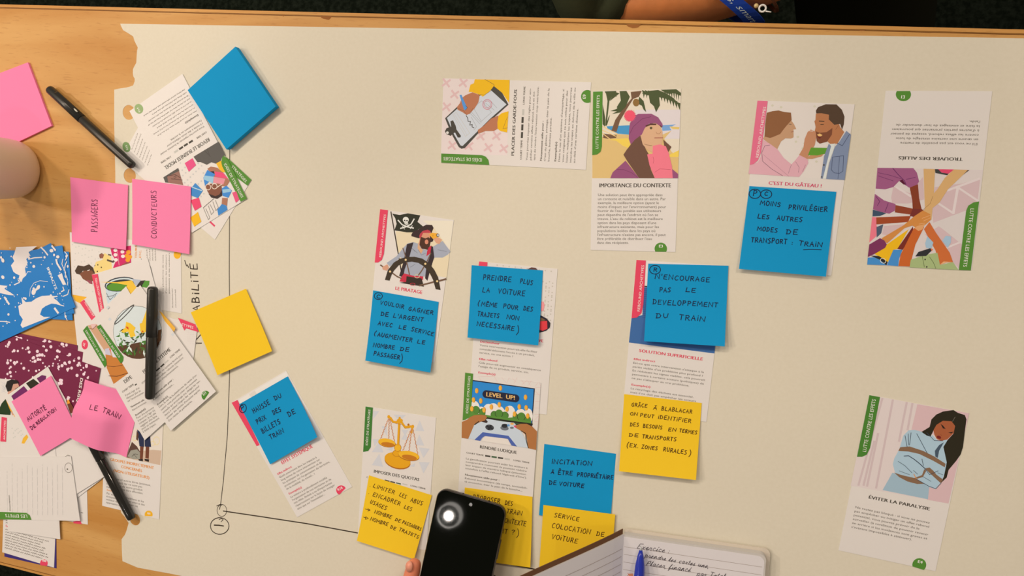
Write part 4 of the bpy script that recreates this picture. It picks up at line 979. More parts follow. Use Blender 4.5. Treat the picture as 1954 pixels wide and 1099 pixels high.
note([(1191, 752), (1339, 769), (1328, 916), (1181, 899)], 1.1, YEL, 6, 'yellow handwritten note at the foot of the red-titled card with blue picture', [
 ('GRÂCE', (133, 512), (245, 522), 25), ('À', (290, 533), (315, 537), 24), ('BLABLACAR', (350, 540), (570, 567), 28), ('ON', (123, 575), (175, 580), 22), ('PEUT', (195, 588), (295, 598), 24), ('IDENTIFIER', (325, 602), (562, 632), 28), ('DES', (123, 655), (185, 658), 25), ('BESOINS', (217, 665), (353, 678), 26), ('EN', (398, 690), (455, 695), 24), ('TERMES', (478, 699), (605, 715), 25),
 ('DE', (115, 729), (180, 735), 24), ('TRANSPORTS', (210, 742), (455, 765), 26), ('(', (95, 806), (110, 808), 32), ('EX.', (118, 806), (178, 813), 26), ('ZONES', (205, 817), (320, 830), 26), ('RURALES', (362, 836), (530, 860), 28), (')', (545, 868), (562, 870), 40)], SO, INKB, 5)
note([(704, 907), (824, 945), (790, 1067), (681, 1032)], 1.1, YEL, 4, 'yellow handwritten note stuck on the golden scales card', [
 ('.', (215, 235), (225, 235), 40), ('.', (200, 318), (212, 318), 40), ('LIMITER', (255, 240), (500, 325), 44), ('LES', (560, 343), (635, 375), 44), ('ABUS', (690, 408), (825, 455), 46), ('ENCADRER', (250, 343), (565, 455), 46), ('LES', (615, 488), (700, 520), 44), ('USAGES', (218, 428), (405, 510), 46), ('NOMBRE', (270, 543), (465, 610), 40), ('DE', (510, 632), (570, 655), 36), ('PASSAGERS', (595, 662), (810, 748), 38),
 ('NOMBRE', (222, 628), (425, 692), 40), ('DE', (455, 718), (515, 742), 36), ('TRAJETS', (555, 748), (782, 840), 38)], LI, INKB, 7, lines=([(165, 495), (215, 510)], [(195, 490), (220, 508), (195, 520)], [(145, 590), (172, 598)], [(172, 585), (200, 605), (168, 615), (172, 585)]))
note([(887, 930), (1016, 948), (1012, 1083), (876, 1064)], 1.9, YEL, 2.5, 'yellow handwritten note half hidden under the smartphone', [
 ('PROPOSER', (812, 196), (1125, 248), 52), ('DES', (1190, 262), (1275, 275), 50), ('TRAIN', (1205, 362), (1385, 392), 52), ('CONTEXTE', (1150, 466), (1430, 514), 52), ('NT', (1135, 596), (1215, 604), 52), ('?', (1262, 612), (1305, 615), 58), (')', (1320, 640), (1350, 642), 80)], PH, INKB, 8)
note([(1037, 963.5), (1174, 981.6), (1163, 1113), (1028, 1093)], 2.2, YEL, 1.5, 'yellow handwritten note below a blue one, partly under the open notebook', [
 ('SERVICE', (170, 668), (385, 706), 36), ('COLOCATION', (150, 763), (485, 822), 42), ('DE', (540, 833), (605, 842), 36), ('VOITURE', (150, 858), (372, 903), 42)], IN, INKB, 6)

# blank yellow note beside the slanted writing
def pad(name, q, z0, th, m, label, cat, group=None):
    o, sf = sheet(name, q, z0, th, m, None, 1)
    tag(o, label, cat, group)
    return o, sf
note([(364, 596), (469, 551), (519, 670), (415, 716)], 1.8, YEL, 2.5, 'blank yellow note lying across the drawn vertical axis', th=.4, group=None)

# ------------------------------------------------------------------ piles on the end of the table
L1 = (0, 80, 4.997); L2 = (200, 80, 4.397); L3 = (220, 270, 5.232); L4 = (120, 320, 5.232); L5 = (0, 440, 5.495); L6 = (120, 440, 5.232); L7 = (140, 580, 4.58); L8 = (0, 620, 5.496)
M1 = (0, 760, 6.465); M2 = (0, 920, 6.142); M3 = (120, 800, 5.235); N8 = (80, 890, 5.26); N6 = (0, 680, 7.328)
PILE = 'loose cards piled at the end of the table'

def proj(xy, z=0.0):
    xy = np.atleast_2d(xy)
    v = (np.c_[xy, np.full(len(xy), z - CAMH)]) @ RW
    return np.c_[CX + FPX * v[:, 0] / v[:, 2], CY + FPX * v[:, 1] / v[:, 2]]
def rigid(corner, px, toward, w=.0825, h=.152):
    """true card placed from one corner and a point along its short side"""
    a = unproj(px)[0]; b = unproj(toward)[0]
    ex = (b - a) / np.linalg.norm(b - a)
    if corner in ('TR', 'BR'): ex = -ex
    dn = np.array([ex[1], -ex[0]])                 # reading-down, seen from above
    o = a - (ex * w if corner in ('TR', 'BR') else 0) - (dn * h if corner in ('BL', 'BR') else 0)
    return proj(np.array([o, o + ex * w, o + ex * w + dn * h, o + dn * h]))
def para4(tl, bl, br):
    A, B, D = unproj(tl)[0], unproj(bl)[0], unproj(br)[0]
    return np.array([tl, proj(A + D - B)[0], br, bl])
def dashes(k, m, w, p0, p1, step, n, seed=0, lens=(14, 40)):
    """lines of print too blurred to read"""
    r = random.Random(seed)
    p0, p1, st = np.array(p0, float), np.array(p1, float), np.array(step, float)
    L = np.linalg.norm(p1 - p0); e = (p1 - p0) / L
    m = C(126, 114, 102) if m is BODY else m
    k.up()
    for i in range(n):
        x = 0; end = L * r.uniform(.82, 1.0)
        while x < end:
            d = r.uniform(*lens)
            d = min(d, end - x)
            nn_ = np.array([e[1], -e[0]]); q_ = max(3, int(d / (w * 1.15))); am = w * 1.1
            k.line(m, w * .5, [p0 + st * i + e * (x + d * t_ / q_) + nn_ * (am * (1 if t_ % 2 else -.2) * r.uniform(.5, 1.1)) for t_ in range(q_ + 1)], lay=False)
            x += d + lens[0] * .45

DOT = C(206, 196, 184)
def dots(k, pts, r=7, m=DOT):
    k.up()
    for x, y in pts: k.ell(m, x, y, r, r, 0, 0, 360, 6); k.dz -= k.step

# --- two cards beside the blue pad
o, sf = card(rigid('TL', (480, 343), (411, 456)), .4, 'white card under the business card picture, with only a green tab and one corner showing', PILE)
tab(o, sf, L3, GREEN, [(1090, 145), (1140, 180), (1360, 382), (1322, 442), (1200, 350), (1080, 220)], 'STRATÉGIES', (1160, 255), (1302, 412), 26)
k = Ink(sf, L3, .05); k.line(C(222, 70, 100), 18, [(940, 795), (990, 842)]); k.make('picture_print', o)
k = Ink(sf, L2, .05)
dashes(k, BODY, 5, (228, 905), (285, 745), (22, 22), 7, 3, (12, 30)); k.make('body_text', o)
badge(o, sf, L2, C(118, 144, 88), (182, 882, 32, 44, -20), 'E12', (196, 905), (186, 865), 16)
o, sf = card(para4((471, 379), (348, 141), (247, 212)), .95, 'white card lying upside down with a collage portrait, tucked under the blue pad', PILE)
k = Ink(sf, L3, .02)
for i in range(30): k.ell(C(200, 192, 184), 650 + (i * 53) % 240, 215 + (i * 97) % 360, 9, 9, 0, 0, 360, 6)
SKA = C(172, 114, 88)
k.art([
 (C(92, 86, 80), [(782, 152), (1030, 2), (1098, 135), (1062, 165), (1050, 205), (1015, 225), (960, 207), (915, 232), (850, 205), (820, 206)]), ('L', DK, 4, [(890, 90), (950, 150)]), ('L', DK, 4, [(920, 80), (940, 130)]),
 (C(150, 106, 92), [(480, 358), (628, 264), (680, 435), (505, 408)]), (C(88, 82, 76), [(480, 358), (628, 264), (640, 292), (520, 352), (530, 412), (500, 408)]), ('L', C(90, 60, 54), 5, [(520, 345), (600, 330), (655, 365)]), ('L', C(90, 60, 54), 5, [(560, 372), (670, 385)]), ('L', C(70, 50, 46), 4, [(585, 355), (605, 340), (608, 362), (590, 368)]),
 (C(226, 80, 126), [(694, 216), (772, 166), (807, 236), (735, 302)]), (C(236, 178, 40), [(1008, 218), (1060, 190), (1108, 280), (1090, 310), (1050, 300)]),
 (SKA, [(920, 272), (955, 250), (1020, 262), (1080, 312), (1120, 362), (1145, 395), (1110, 450), (1020, 440), (960, 330)]), (C(40, 34, 50), [(945, 300), (985, 295), (995, 335), (965, 330)]),
 (C(66, 134, 200), [(880, 362), (920, 284), (998, 328), (975, 360), (920, 420), (898, 450)]), (C(152, 190, 216), [(888, 338), (985, 352), (975, 418), (882, 378)]), (C(226, 140, 150), [(985, 352), (1100, 372), (1080, 430), (978, 410)]), (C(232, 78, 116), [(992, 298), (1078, 312), (1128, 372), (1000, 352)]),
 (C(132, 80, 60), [(900, 432), (960, 420), (1060, 432), (1068, 502), (1050, 552), (1010, 572), (950, 542), (918, 492)]), (C(60, 44, 40), [(1068, 480), (1068, 540), (1020, 572), (960, 560), (930, 520), (1000, 545), (1040, 530)]), ('R', C(232, 206, 186), 7, 928, 455, 26, 28), ('R', C(232, 206, 186), 7, 992, 447, 26, 26), ('L', C(232, 206, 186), 7, [(1015, 460), (1065, 425)]),
 (C(66, 134, 200), [(1065, 468), (1110, 440), (1165, 490), (1130, 562), (1072, 542)]), (C(152, 190, 216), [(1070, 480), (1150, 470), (1160, 500), (1075, 515)]),
 (SKA, [(1068, 562), (1124, 565), (1116, 642), (1062, 642)]), (C(62, 130, 192), [(1020, 680), (1065, 624), (1112, 640), (1122, 682), (1030, 740)]),
 (C(64, 132, 190), [(752, 476), (800, 414), (876, 490), (825, 566), (762, 540)]), ('L', C(190, 206, 220), 8, [(765, 455), (865, 490)]), (C(230, 70, 106), [(752, 586), (836, 560), (862, 650), (796, 692)]), (C(238, 176, 30), [(750, 760), (826, 704), (860, 800), (790, 850)]), (C(226, 84, 120), [(1168, 510), (1210, 498), (1240, 580), (1205, 612)]),
 ('L', DK, 3, [(880, 660), (985, 570)]), ('L', DK, 3, [(880, 660), (930, 780), (945, 760), (905, 670)]), ('L', DK, 3, [(930, 640), (960, 730), (985, 700), (945, 625)]), ('L', DK, 3, [(975, 600), (1005, 690), (1030, 660), (1000, 585)])])
k.make('picture_print', o)
tab(o, sf, L3, GREEN, [(1085, 140), (1066, 165), (1060, 210), (1070, 250), (1254, 602), (1316, 570), (1130, 190)], 'IDÉES DE STRATÉGIES', (1085, 226), (1262, 566), 28)
title(o, sf, L2, C(88, 82, 74), [('REVOIR LE BUSINESS MODEL', (872, 800), (497, 1046), 28)])
k = Ink(sf, L2, .05)
k.text(BODY, 'COURT TERME', (852, 748), (768, 802), 13, True); k.text(BODY, 'LONG TERME', (552, 955), (468, 1008), 13, True)
for x, y, m in ((722, 840, DK), (680, 866, DK), (640, 893, DK), (598, 920, GREY)): k.poly(m, [(x + 12, y - 20), (x + 20, y - 6), (x - 12, y + 15), (x - 20, y + 1)])
k.para(BODY, (833, 700), (465, 940), (-12, -25), 14, ['Vous pourriez repenser le business model', "s'il incite à des choix néfastes pour", "l'environnement ou la société."])
k.text(BODY, 'Exemple(s)', (783, 604), (672, 676), 14, True)
dashes(k, BODY, 6, (768, 574), (420, 800), (-14, -25.5), 8, 5, (16, 46)); k.make('body_text', o)
badge(o, sf, L2, C(150, 168, 112), (286, 561, 36, 42, -20), 'E14', (300, 585), (280, 548), 16)

# --- buyers card and its neighbours
o, sf = card([(138, 562), (133, 443), (345, 470), (346.5, 598)], .4, 'white card with a woman in yellow, lying sideways under the two pink notes', PILE)
k = Ink(sf, L6, .02)
dots(k, [(95 + (i * 61) % 300, 140 + (i * 83) % 480) for i in range(50)], 7)
k.art([(C(236, 202, 124), [(305, 382), (330, 312), (400, 290), (380, 250), (420, 225), (480, 262), (490, 370), (520, 412), (350, 442), (320, 422)]), (C(150, 90, 70), [(362, 250), (385, 226), (412, 240), (400, 275), (370, 278)]), ('L', BR, 6, [(375, 275), (366, 240), (392, 226)]), ('L', C(90, 70, 60), 12, [(455, 240), (480, 245)]), ('L', C(90, 70, 60), 16, [(445, 295), (500, 312), (545, 275)]),
 (C(206, 40, 96), [(475, 178), (680, 150), (682, 322), (630, 362), (560, 375), (500, 372), (530, 300), (490, 240)]), ('L', C(226, 210, 200), 3, [(545, 210), (562, 345)])])
for x, y in ((525, 242), (525, 196), (595, 212), (600, 256), (530, 292)): k.ell(C(240, 216, 210), x, y, 20, 18, 0, 0, 360, 10)
for x, y in ((655, 215), (640, 252), (668, 262), (648, 292)): k.ell(C(246, 152, 40), x, y, 24, 22, 0, 0, 360, 10)
k.art([(C(150, 76, 70), [(510, 405), (540, 372), (640, 312), (680, 320), (630, 362), (560, 385)]),
 (C(74, 54, 40), [(120, 402), (150, 346), (210, 356), (262, 336), (302, 370), (322, 430), (280, 442), (200, 400), (172, 440), (135, 430)]), (C(128, 76, 52), [(168, 432), (212, 400), (290, 398), (322, 442), (302, 502), (250, 512), (200, 482)]), (C(152, 74, 84), [(232, 492), (292, 500), (296, 536), (265, 528)]), ('L', WHITE, 6, [(248, 400), (268, 392)])])
k.make('picture_print', o)
title(o, sf, L6, ORA, [('TEURS', (738, 280), (740, 150), 22), ('ETC.', (780, 275), (782, 196), 22)])
k = Ink(sf, L6, .05)
k.para(BODY, (1005, 630), (1005, 240), (31, 0), 14, ['une plateforme de vente', "d'occasion, les acheteurs", 'potentiels et les vendeurs'])
dashes(k, BODY, 7, (845, 300), (840, 170), (28, 0), 4, 8); dashes(k, BODY, 7, (1100, 770), (1095, 560), (30, 0), 2, 9); k.line(DK, 4, [(780, 278), (795, 312)]); k.line(DK, 4, [(840, 300), (880, 370), (912, 520)])
k.make('body_text', o)
badge(o, sf, L6, C(242, 172, 36), (1142, 240, 36, 42), '', None, None, 0)

o, sf = card(rigid('TL', (137, 562), (167, 561)), .1, 'card with an orange corner showing beside the blue splash cards', PILE)
k = Ink(sf, L6, .02); k.poly(C(240, 172, 44), [(92, 640), (246, 655), (180, 730), (120, 700)]); k.make('picture_print', o)

o, sf = card(rigid('TL', (377, 620), (371, 668)), .8, 'white card with a red tab half hidden under the blank yellow note', PILE)
tab(o, sf, L7, TABR, [(915, 120), (1068, 178), (1095, 245), (985, 212), (972, 232)], 'ETYPES', (945, 188), (1050, 218), 20)
k = Ink(sf, L7, .05); dots(k, [(990 + (i % 6) * 14 + (i // 6) * 3, 235 + (i // 6) * 16) for i in range(48)], 3, C(214, 196, 186)); k.make('picture_print', o)

o, sf = card(rigid('TL', (155.5, 574), (180, 559)), .85, 'white card with a slanted red tab below the paint tin card', PILE)
tab(o, sf, L6, TABR, [(212, 688), (172, 718), (290, 898), (328, 862)], 'ARCHETYPES', (318, 850), (228, 705), 20)
k = Ink(sf, L6, .05); k.make('picture_print', o)
badge(o, sf, L7, TABR, (100, 355, 28, 42), 'A2', (100, 372), (104, 342), 20)

o, sf = card(rigid('TL', (175, 524), (235, 506)), 1.35, 'white card showing an open tin of green paint with a yellow brush', PILE)
k = Ink(sf, L6, .02)
k.art([(C(198, 206, 216), [(422, 545), (440, 700), (450, 735), (560, 735), (640, 640), (690, 560), (560, 480)]), ('E', C(60, 66, 72), 575, 535, 160, 72, -8), ('E', C(206, 212, 220), 577, 537, 150, 62, -8), ('E', C(48, 52, 56), 575, 545, 142, 56, -8), ('E', C(88, 142, 44), 560, 556, 122, 44, -6),
 ('E', C(60, 66, 72), 530, 640, 0.1, 0.1), ('L', DK, 5, [(435, 625), (470, 690), (530, 640), (500, 700), (560, 700)]), ('L', DK, 4, [(440, 660), (500, 650), (540, 625)]),
 (C(242, 186, 60), [(365, 512), (540, 514), (690, 496), (735, 568), (668, 645), (608, 592), (645, 545), (540, 526)]), (C(176, 178, 186), [(690, 482), (778, 492), (785, 530), (722, 548)]), (C(54, 46, 40), [(776, 500), (825, 496), (790, 570), (730, 560)]), (C(84, 142, 52), [(818, 500), (866, 500), (862, 540), (836, 572), (786, 560)]),
 (C(82, 132, 48), [(392, 806), (612, 640), (640, 604), (664, 652), (404, 845)]), ('L', BLACKM, 4, [(470, 775), (480, 800)]), ('L', BLACKM, 4, [(560, 700), (520, 670), (575, 680), (600, 650)])])
k.make('picture_print', o)
tab(o, sf, L6, TABR, [(290, 440), (350, 433), (414, 790), (368, 822)], 'REBOUND ARCHETYPES', (402, 800), (342, 470), 24)

o, sf = card(para4((158, 628), (276, 840), (362, 763)), 2.3, 'white card with a bent figure, mostly hidden by the goldfish bowl card', PILE)
k = Ink(sf, L7, .02)
k.art([(C(206, 156, 120), [(125, 188), (205, 178), (330, 330), (400, 460), (300, 450)]), (C(198, 120, 52), [(280, 440), (395, 465), (480, 606), (352, 700), (292, 560)]), ('L', C(110, 60, 30), 4, [(290, 540), (350, 548), (430, 535)]), ('L', C(110, 60, 30), 5, [(310, 628), (380, 632), (475, 605)]), (C(226, 60, 84), [(312, 395), (330, 392), (385, 465), (370, 468)]), (C(214, 206, 210), [(325, 395), (345, 400), (400, 470), (345, 465)]), (C(200, 190, 200), [(275, 392), (310, 385), (330, 450), (280, 440)]),
 (C(226, 180, 170), [(150, 175), (200, 172), (190, 212), (165, 215)]), ('L', C(120, 60, 50), 4, [(140, 215), (170, 220), (200, 190)])])
k.make('picture_print', o)
tab(o, sf, L7, C(72, 128, 44), [(122, 188), (85, 232), (276, 556), (293, 528), (288, 484)], 'IDÉES DE STRATÉGIES', (272, 492), (116, 224), 18)
title(o, sf, L7, DARK, [('DÉPE', (450, 697), (516, 648), 26)])
k = Ink(sf, L7, .05)
k.text(BODY, 'COURT TERME', (430, 778), (530, 708), 13, True); k.poly(DK, [(535, 705), (552, 694), (556, 704), (540, 715)])
k.para(BODY, (455, 808), (580, 738), (11, 25), 14, ["Il peut s'agir d'un", 'dépenser plus de', "sur l'environnement"])
k.text(BODY, 'Notamment utile', (505, 908), (622, 842), 13, True); k.text(BODY, 'Rebond économique', (518, 936), (640, 862), 13); k.text(BODY, 'Exemple(s)', (545, 982), (634, 920), 14, True)
k.para(BODY, (556, 1006), (706, 908), (11, 24), 14, ['Pour une personne', "il pourrait s'agir d'y", 'compter, là où elle', "suggérer d'en faire", 'pour un événement', 'à faible impact.'])
k.make('body_text', o)

o, sf = card(para4((186, 623), (326, 822), (412, 747)), 2.9, 'white card showing a goldfish bowl, lying under a black felt pen', PILE)
k = Ink(sf, L7, .02)
for i in range(16): k.ell(C(208, 204, 200), 300 + (i * 71) % 620, 30 + (i * 127) % 260, 16, 16, 0, 0, 360, 4)
GL_ = C(212, 214, 214)
k.art([('E', GL_, 562, 248, 212, 232, -12), ('R', C(120, 116, 110), 4, 562, 248, 212, 232, -12), (C(88, 58, 38), arc(562, 262, 206, 218, 10, 150, 12)), (C(120, 84, 58), [(740, 230), (772, 220), (765, 320), (730, 340)])])
LF = C(66, 116, 40); LF2 = C(52, 60, 34)
r_ = random.Random(4)
for i in range(90):
    x, y = r_.uniform(395, 645), r_.uniform(215, 440)
    if (x - 562) ** 2 / 205 ** 2 + (y - 250) ** 2 / 222 ** 2 > .95 or y < 250 - (x - 395) * -.02 - 20 and x > 480 and y < 290: continue
    a = r_.uniform(0, 6.28); L_ = r_.uniform(16, 34)
    dx, dy = math.cos(a) * L_, math.sin(a) * L_
    k.poly([LF, LF, LF2, C(214, 220, 206)][i % 4], [(x - dx, y - dy), (x - dy * .3, y + dx * .3), (x + dx, y + dy), (x + dy * .3, y - dx * .3)]); k.dz -= k.step * .8
k.art([(C(246, 188, 52), [(418, 240), (455, 205), (462, 155), (500, 168), (545, 208), (530, 240), (545, 280), (500, 292), (480, 240), (440, 252)]), (C(206, 70, 30), [(455, 195), (480, 200), (485, 225), (470, 215)]), (C(246, 188, 52), [(580, 172), (600, 165), (640, 50), (660, 60), (650, 235), (605, 256), (588, 240)]), ('E', C(206, 90, 30), 606, 240, 8),
 (C(236, 172, 60), [(752, 60), (775, 75), (893, 212), (880, 242), (800, 150)]), ('R', C(70, 66, 62), 7, 445, 92, 118, 14, -45)])
k.make('picture_print', o)
tab(o, sf, L7, C(72, 128, 44), [(205, 198), (238, 178), (440, 462), (436, 500), (414, 518)], 'IDÉES DE STRATÉGIES', (412, 462), (238, 208), 18)
title(o, sf, L7, DARK, [('FERMER LE SYSTÈME', (618, 612), (854, 406), 27)])
k = Ink(sf, L7, .05)
k.text(BODY, 'LONG TERME', (848, 476), (935, 402), 13, True); k.text(BODY, 'COURT TERME', (602, 702), (690, 628), 13, True)
for x, y, m in ((740, 570, DK), (778, 536, DK), (815, 503, GREY)): k.poly(m, [(x - 20, y + 10), (x + 12, y - 18), (x + 20, y - 8), (x - 12, y + 20)])
k.para(BODY, (640, 705), (958, 440), (13, 26), 14, ['On peut imaginer un système fermé pour', 'limiter certains effets rebonds (attention', "aux modalités d'implémentation)."])
k.text(BODY, 'Notamment utile pour :', (690, 820), (875, 662), 14, True); k.text(BODY, 'Rebond économique...', (702, 846), (880, 702), 14); k.text(BODY, 'Exemple(s)', (738, 888), (829, 810), 14, True)
k.para(BODY, (752, 910), (1084, 622), (16.5, 24), 14, ["Dans le cas de la plateforme de vente d'oc-", 'casion, vous pourriez créer une monnaie', 'virtuelle qui encourage (ou oblige) les ven-', "deurs à utiliser l'argent des ventes pour", "acheter des articles d'occasion auprès", "d'un réseau de partenaires."])
k.make('body_text', o)
badge(o, sf, L7, C(72, 128, 44), arc(1158, 800, 38, 42, 112, 322), 'E13', (1138, 803), (1165, 780), 20)

# --- blue splash cards and maroon dotted cards
def splash(sf, o, seed, main):
    k = Ink(sf, L5, .02)
    Wt = C(228, 212, 204)
    if main:
        k.art([(Wt, [(170, 172), (388, 163), (335, 205), (300, 225), (315, 255), (275, 300), (290, 335), (262, 400), (275, 470), (240, 500), (225, 540), (195, 505), (205, 470), (165, 450), (140, 430), (115, 365), (150, 320), (130, 280), (150, 240)]),
         ('L', Wt, 9, [(150, 568), (200, 545), (230, 505)]), ('L', Wt, 9, [(300, 300), (360, 285), (440, 280)]), ('L', Wt, 6, [(275, 460), (290, 430), (325, 432)]),
         (Wt, [(192, 790), (235, 765), (225, 700), (270, 750), (330, 745), (380, 710), (440, 685), (520, 680), (600, 690), (560, 705), (600, 735), (650, 790), (590, 770), (540, 765), (480, 790), (440, 820), (420, 880), (460, 905), (530, 905), (400, 955), (235, 1020), (215, 990), (240, 930), (205, 880)]), ('L', Wt, 10, [(520, 700), (600, 690)]), ('L', Wt, 8, [(600, 770), (670, 790)]),
         (Wt, [(-60, 560), (30, 575), (80, 580), (45, 610), (110, 650), (155, 680), (90, 675), (-60, 640)]), ('L', Wt, 5, [(310, 690), (318, 610), (355, 550), (420, 525), (500, 535)]), ('L', Wt, 16, [(430, 175), (470, 215), (500, 255)]), ('L', Wt, 20, [(545, 160), (580, 205)]), ('E', Wt, 402, 595, 17, 26, 25), ('E', Wt, 355, 640, 22, 36, 15), ('E', Wt, 30, 312, 16, 24, -20), ('E', Wt, 30, 488, 16, 20, -30), ('E', Wt, 355, 375, 15), ('E', Wt, 540, 210, 20, 18), ('E', Wt, 607, 275, 18, 16),
         (Wt, [(605, 470), (650, 445), (665, 500), (695, 565), (660, 570), (640, 530)]), ('L', Wt, 12, [(660, 590), (672, 625), (645, 640)]), ('L', Wt, 22, [(590, 305), (600, 345), (640, 410)]), ('L', Wt, 9, [(660, 300), (650, 350), (690, 440), (685, 480)]), ('L', Wt, 9, [(725, 620), (710, 670), (660, 690)]), ('L', Wt, 22, [(50, 700), (95, 770)]), ('L', Wt, 8, [(-40, 950), (50, 952), (105, 962)]), ('L', Wt, 24, [(575, 815), (610, 862)])])
        r = random.Random(seed)
        for i in range(120):
            x, y = r.uniform(-60, 700), r.uniform(180, 1060)
            if 470 < x < 620 and 360 < y < 640: continue
            if y > 1000 - (x - 60) * .35 or x > 560 + (y - 180) * .33: continue
            k.ell(Wt, x, y, *(lambda q: (q, q * 1.15))(r.choice([4, 5, 6, 8, 12])), 0, 0, 360, 8); k.dz -= k.step * .9
    else:
        r = random.Random(seed)
        for i in range(7):
            y = 220 + i * 105
            k.line(Wt, 9, [(690 + r.uniform(-25, 30), y), (705 + r.uniform(-25, 30), y + 40), (690 + r.uniform(-20, 20), y + 90)])
            k.ell(Wt, 660 + r.uniform(0, 60), y + 50, 10, 14)
    k.make('picture_print', o)
BC = mat((24, 116, 182), .45, .3, 'card_stock')
for z, q, lab, main in ((1.5, rigid('TR', (138.5, 611), (131, 476)), 'blue splash card lowest of its fan, its straight edge showing', 0),
                        (1.95, rigid('TR', (141.5, 598), (119, 470)), 'blue splash card in the middle of its fan', 0),
                        (2.4, rigid('TR', (144, 586), (95, 459)), 'blue and white splash card topmost of its fan, with white title', 1)):
    o, sf = card(q, z, lab, 'fanned blue splash cards', BC)
    splash(sf, o, 3 + main, main)
    if main: title(o, sf, L5, C(232, 220, 212), [('IMPACTS', (487, 388), (578, 622), 32)])

MC = mat((116, 30, 62), .45, .3, 'card_stock')
def maroon(sf, o, seed, top):
    k = Ink(sf, L8, .02)
    r = random.Random(seed)
    m = C(236, 204, 206)
    pa_, pb_ = .5, .5
    for i in range(210):
        a, b = r.uniform(.02, .98), r.uniform(.03, .97)
        if i % 3 == 0: a, b = pa_ + r.uniform(-.05, .05), pb_ + r.uniform(-.03, .03)
        pa_, pb_ = a, b
        a, b = min(.97, max(.03, a)), min(.98, max(.02, b))
        p = proj(sf.xy([a], [b]), sf.z0 + sf.th)[0]
        x, y = p[0] * L8[2], (p[1] - L8[1]) * L8[2]
        if top and 770 < x < 890 and 530 < y < 930: continue
        q = r.choice([7, 9, 12, 15, 16])
        k.ell(m, x, y, q, q * 1.1, 0, 0, 360, 10); k.dz -= k.step * .95
    k.make('picture_print', o)
mar = [((.1), rigid('TR', (149, 659), (146, 720)), 'maroon dotted card lowest of its fan', [(140, 100), (815, 215), (810, 270), (300, 260), (0, 220), (0, 110)]),
       ((.55), rigid('TR', (174.5, 676), (171, 740)), 'maroon dotted card in the middle of its fan', [(200, 250), (820, 270), (955, 315), (955, 370), (700, 340), (300, 330)]),
       ((1.0), rigid('TR', (192, 703), (182, 770)), 'maroon dotted card topmost of its fan, with white title down its edge', [(0, 330), (600, 290), (1050, 460), (1035, 620), (900, 860), (300, 600), (0, 560)])]
for z, q, lab, poly in mar:
    # the short side runs down the picture: card lies sideways, reading downwards
    pa = {.1: ((149, 659), (146, 728)), .55: ((174.5, 676), (168, 760)), 1.0: ((192, 703), (176, 800))}[z]
    q = rigid('TL', pa[0], pa[1])
    o, sf = card(q, z, lab, 'fanned maroon dotted cards', MC)
    maroon(sf, o, int(z * 100) + 2, z == 1.0)
    if z == 1.0: title(o, sf, L8, C(240, 226, 222), [('DES RISQUES', (845, 548), (785, 912), 32)])

# --- lower pile
o, sf = card(rigid('BL', (195, 965), (303, 991)), .4, 'white card with orange title and bare legs, under the felt pen by the torn paper', PILE)
k = Ink(sf, M3, .02)
k.art([(C(226, 208, 190), [(610, 100), (1000, 60), (985, 460), (560, 370)]), (C(204, 172, 146), [(640, 330), (900, 305), (985, 312), (972, 458), (640, 388)]), ('R', C(232, 206, 140), 5, 935, 215, 30, 40), ('R', C(232, 206, 140), 5, 720, 190, 22, 24), ('R', C(232, 206, 140), 5, 900, 240, 24, 20), (C(92, 62, 52), [(640, 380), (660, 300), (690, 225), (740, 270), (775, 330), (770, 400)]), (C(156, 148, 132), [(645, 370), (680, 310), (740, 300), (780, 340), (772, 398), (700, 398)]), ('L', DK, 4, [(690, 370), (720, 345), (750, 350)]), ('L', DK, 4, [(705, 345), (740, 385)]),
 (C(114, 62, 42), [(772, 255), (808, 262), (798, 395), (770, 398)]), (C(114, 62, 42), [(828, 262), (864, 262), (858, 395), (824, 388)]), (C(40, 46, 72), [(742, 100), (810, 160), (812, 275), (765, 268)]), (C(40, 46, 72), [(815, 180), (872, 170), (882, 276), (818, 272)]), (C(92, 56, 42), [(738, 110), (758, 150), (748, 215), (732, 200)]), (C(46, 34, 30), [(752, 400), (800, 395), (800, 420), (765, 415)]), (C(46, 34, 30), [(815, 395), (862, 400), (858, 425), (820, 415)])])
k.make('picture_print', o)
title(o, sf, M3, ORA, [('GROUPES INDIRECTEMENT', (470, 412), (908, 499), 24), ('CONCERNÉS', (580, 484), (790, 530), 24), ('(NON-UTILISATEURS)', (503, 522), (864, 597), 24)])
k = Ink(sf, M3, .05)
k.para(BODY, (442, 588), (878, 668), (-3, 31), 17, ['Personnes et autres êtres (animaux,', 'écosystèmes) qui ne sont pas', 'bénéficiaires de votre produit', 'mais pourraient être affectées.'])
k.text(ORA, 'Exemple(s)', (438, 712), (545, 735), 14, True)
k.para(BODY, (436, 746), (810, 832), (-2, 30), 17, ['Par exemple, les traditions et les', "écosystèmes d'où l'on exerce des", 'métaux du pays, traquer les', 'opposants alertent les'])
k.make('body_text', o)
badge(o, sf, M3, C(244, 172, 30), arc(857, 952, 40, 40, 160, 385), 'A4', (842, 948), (874, 953), 20)

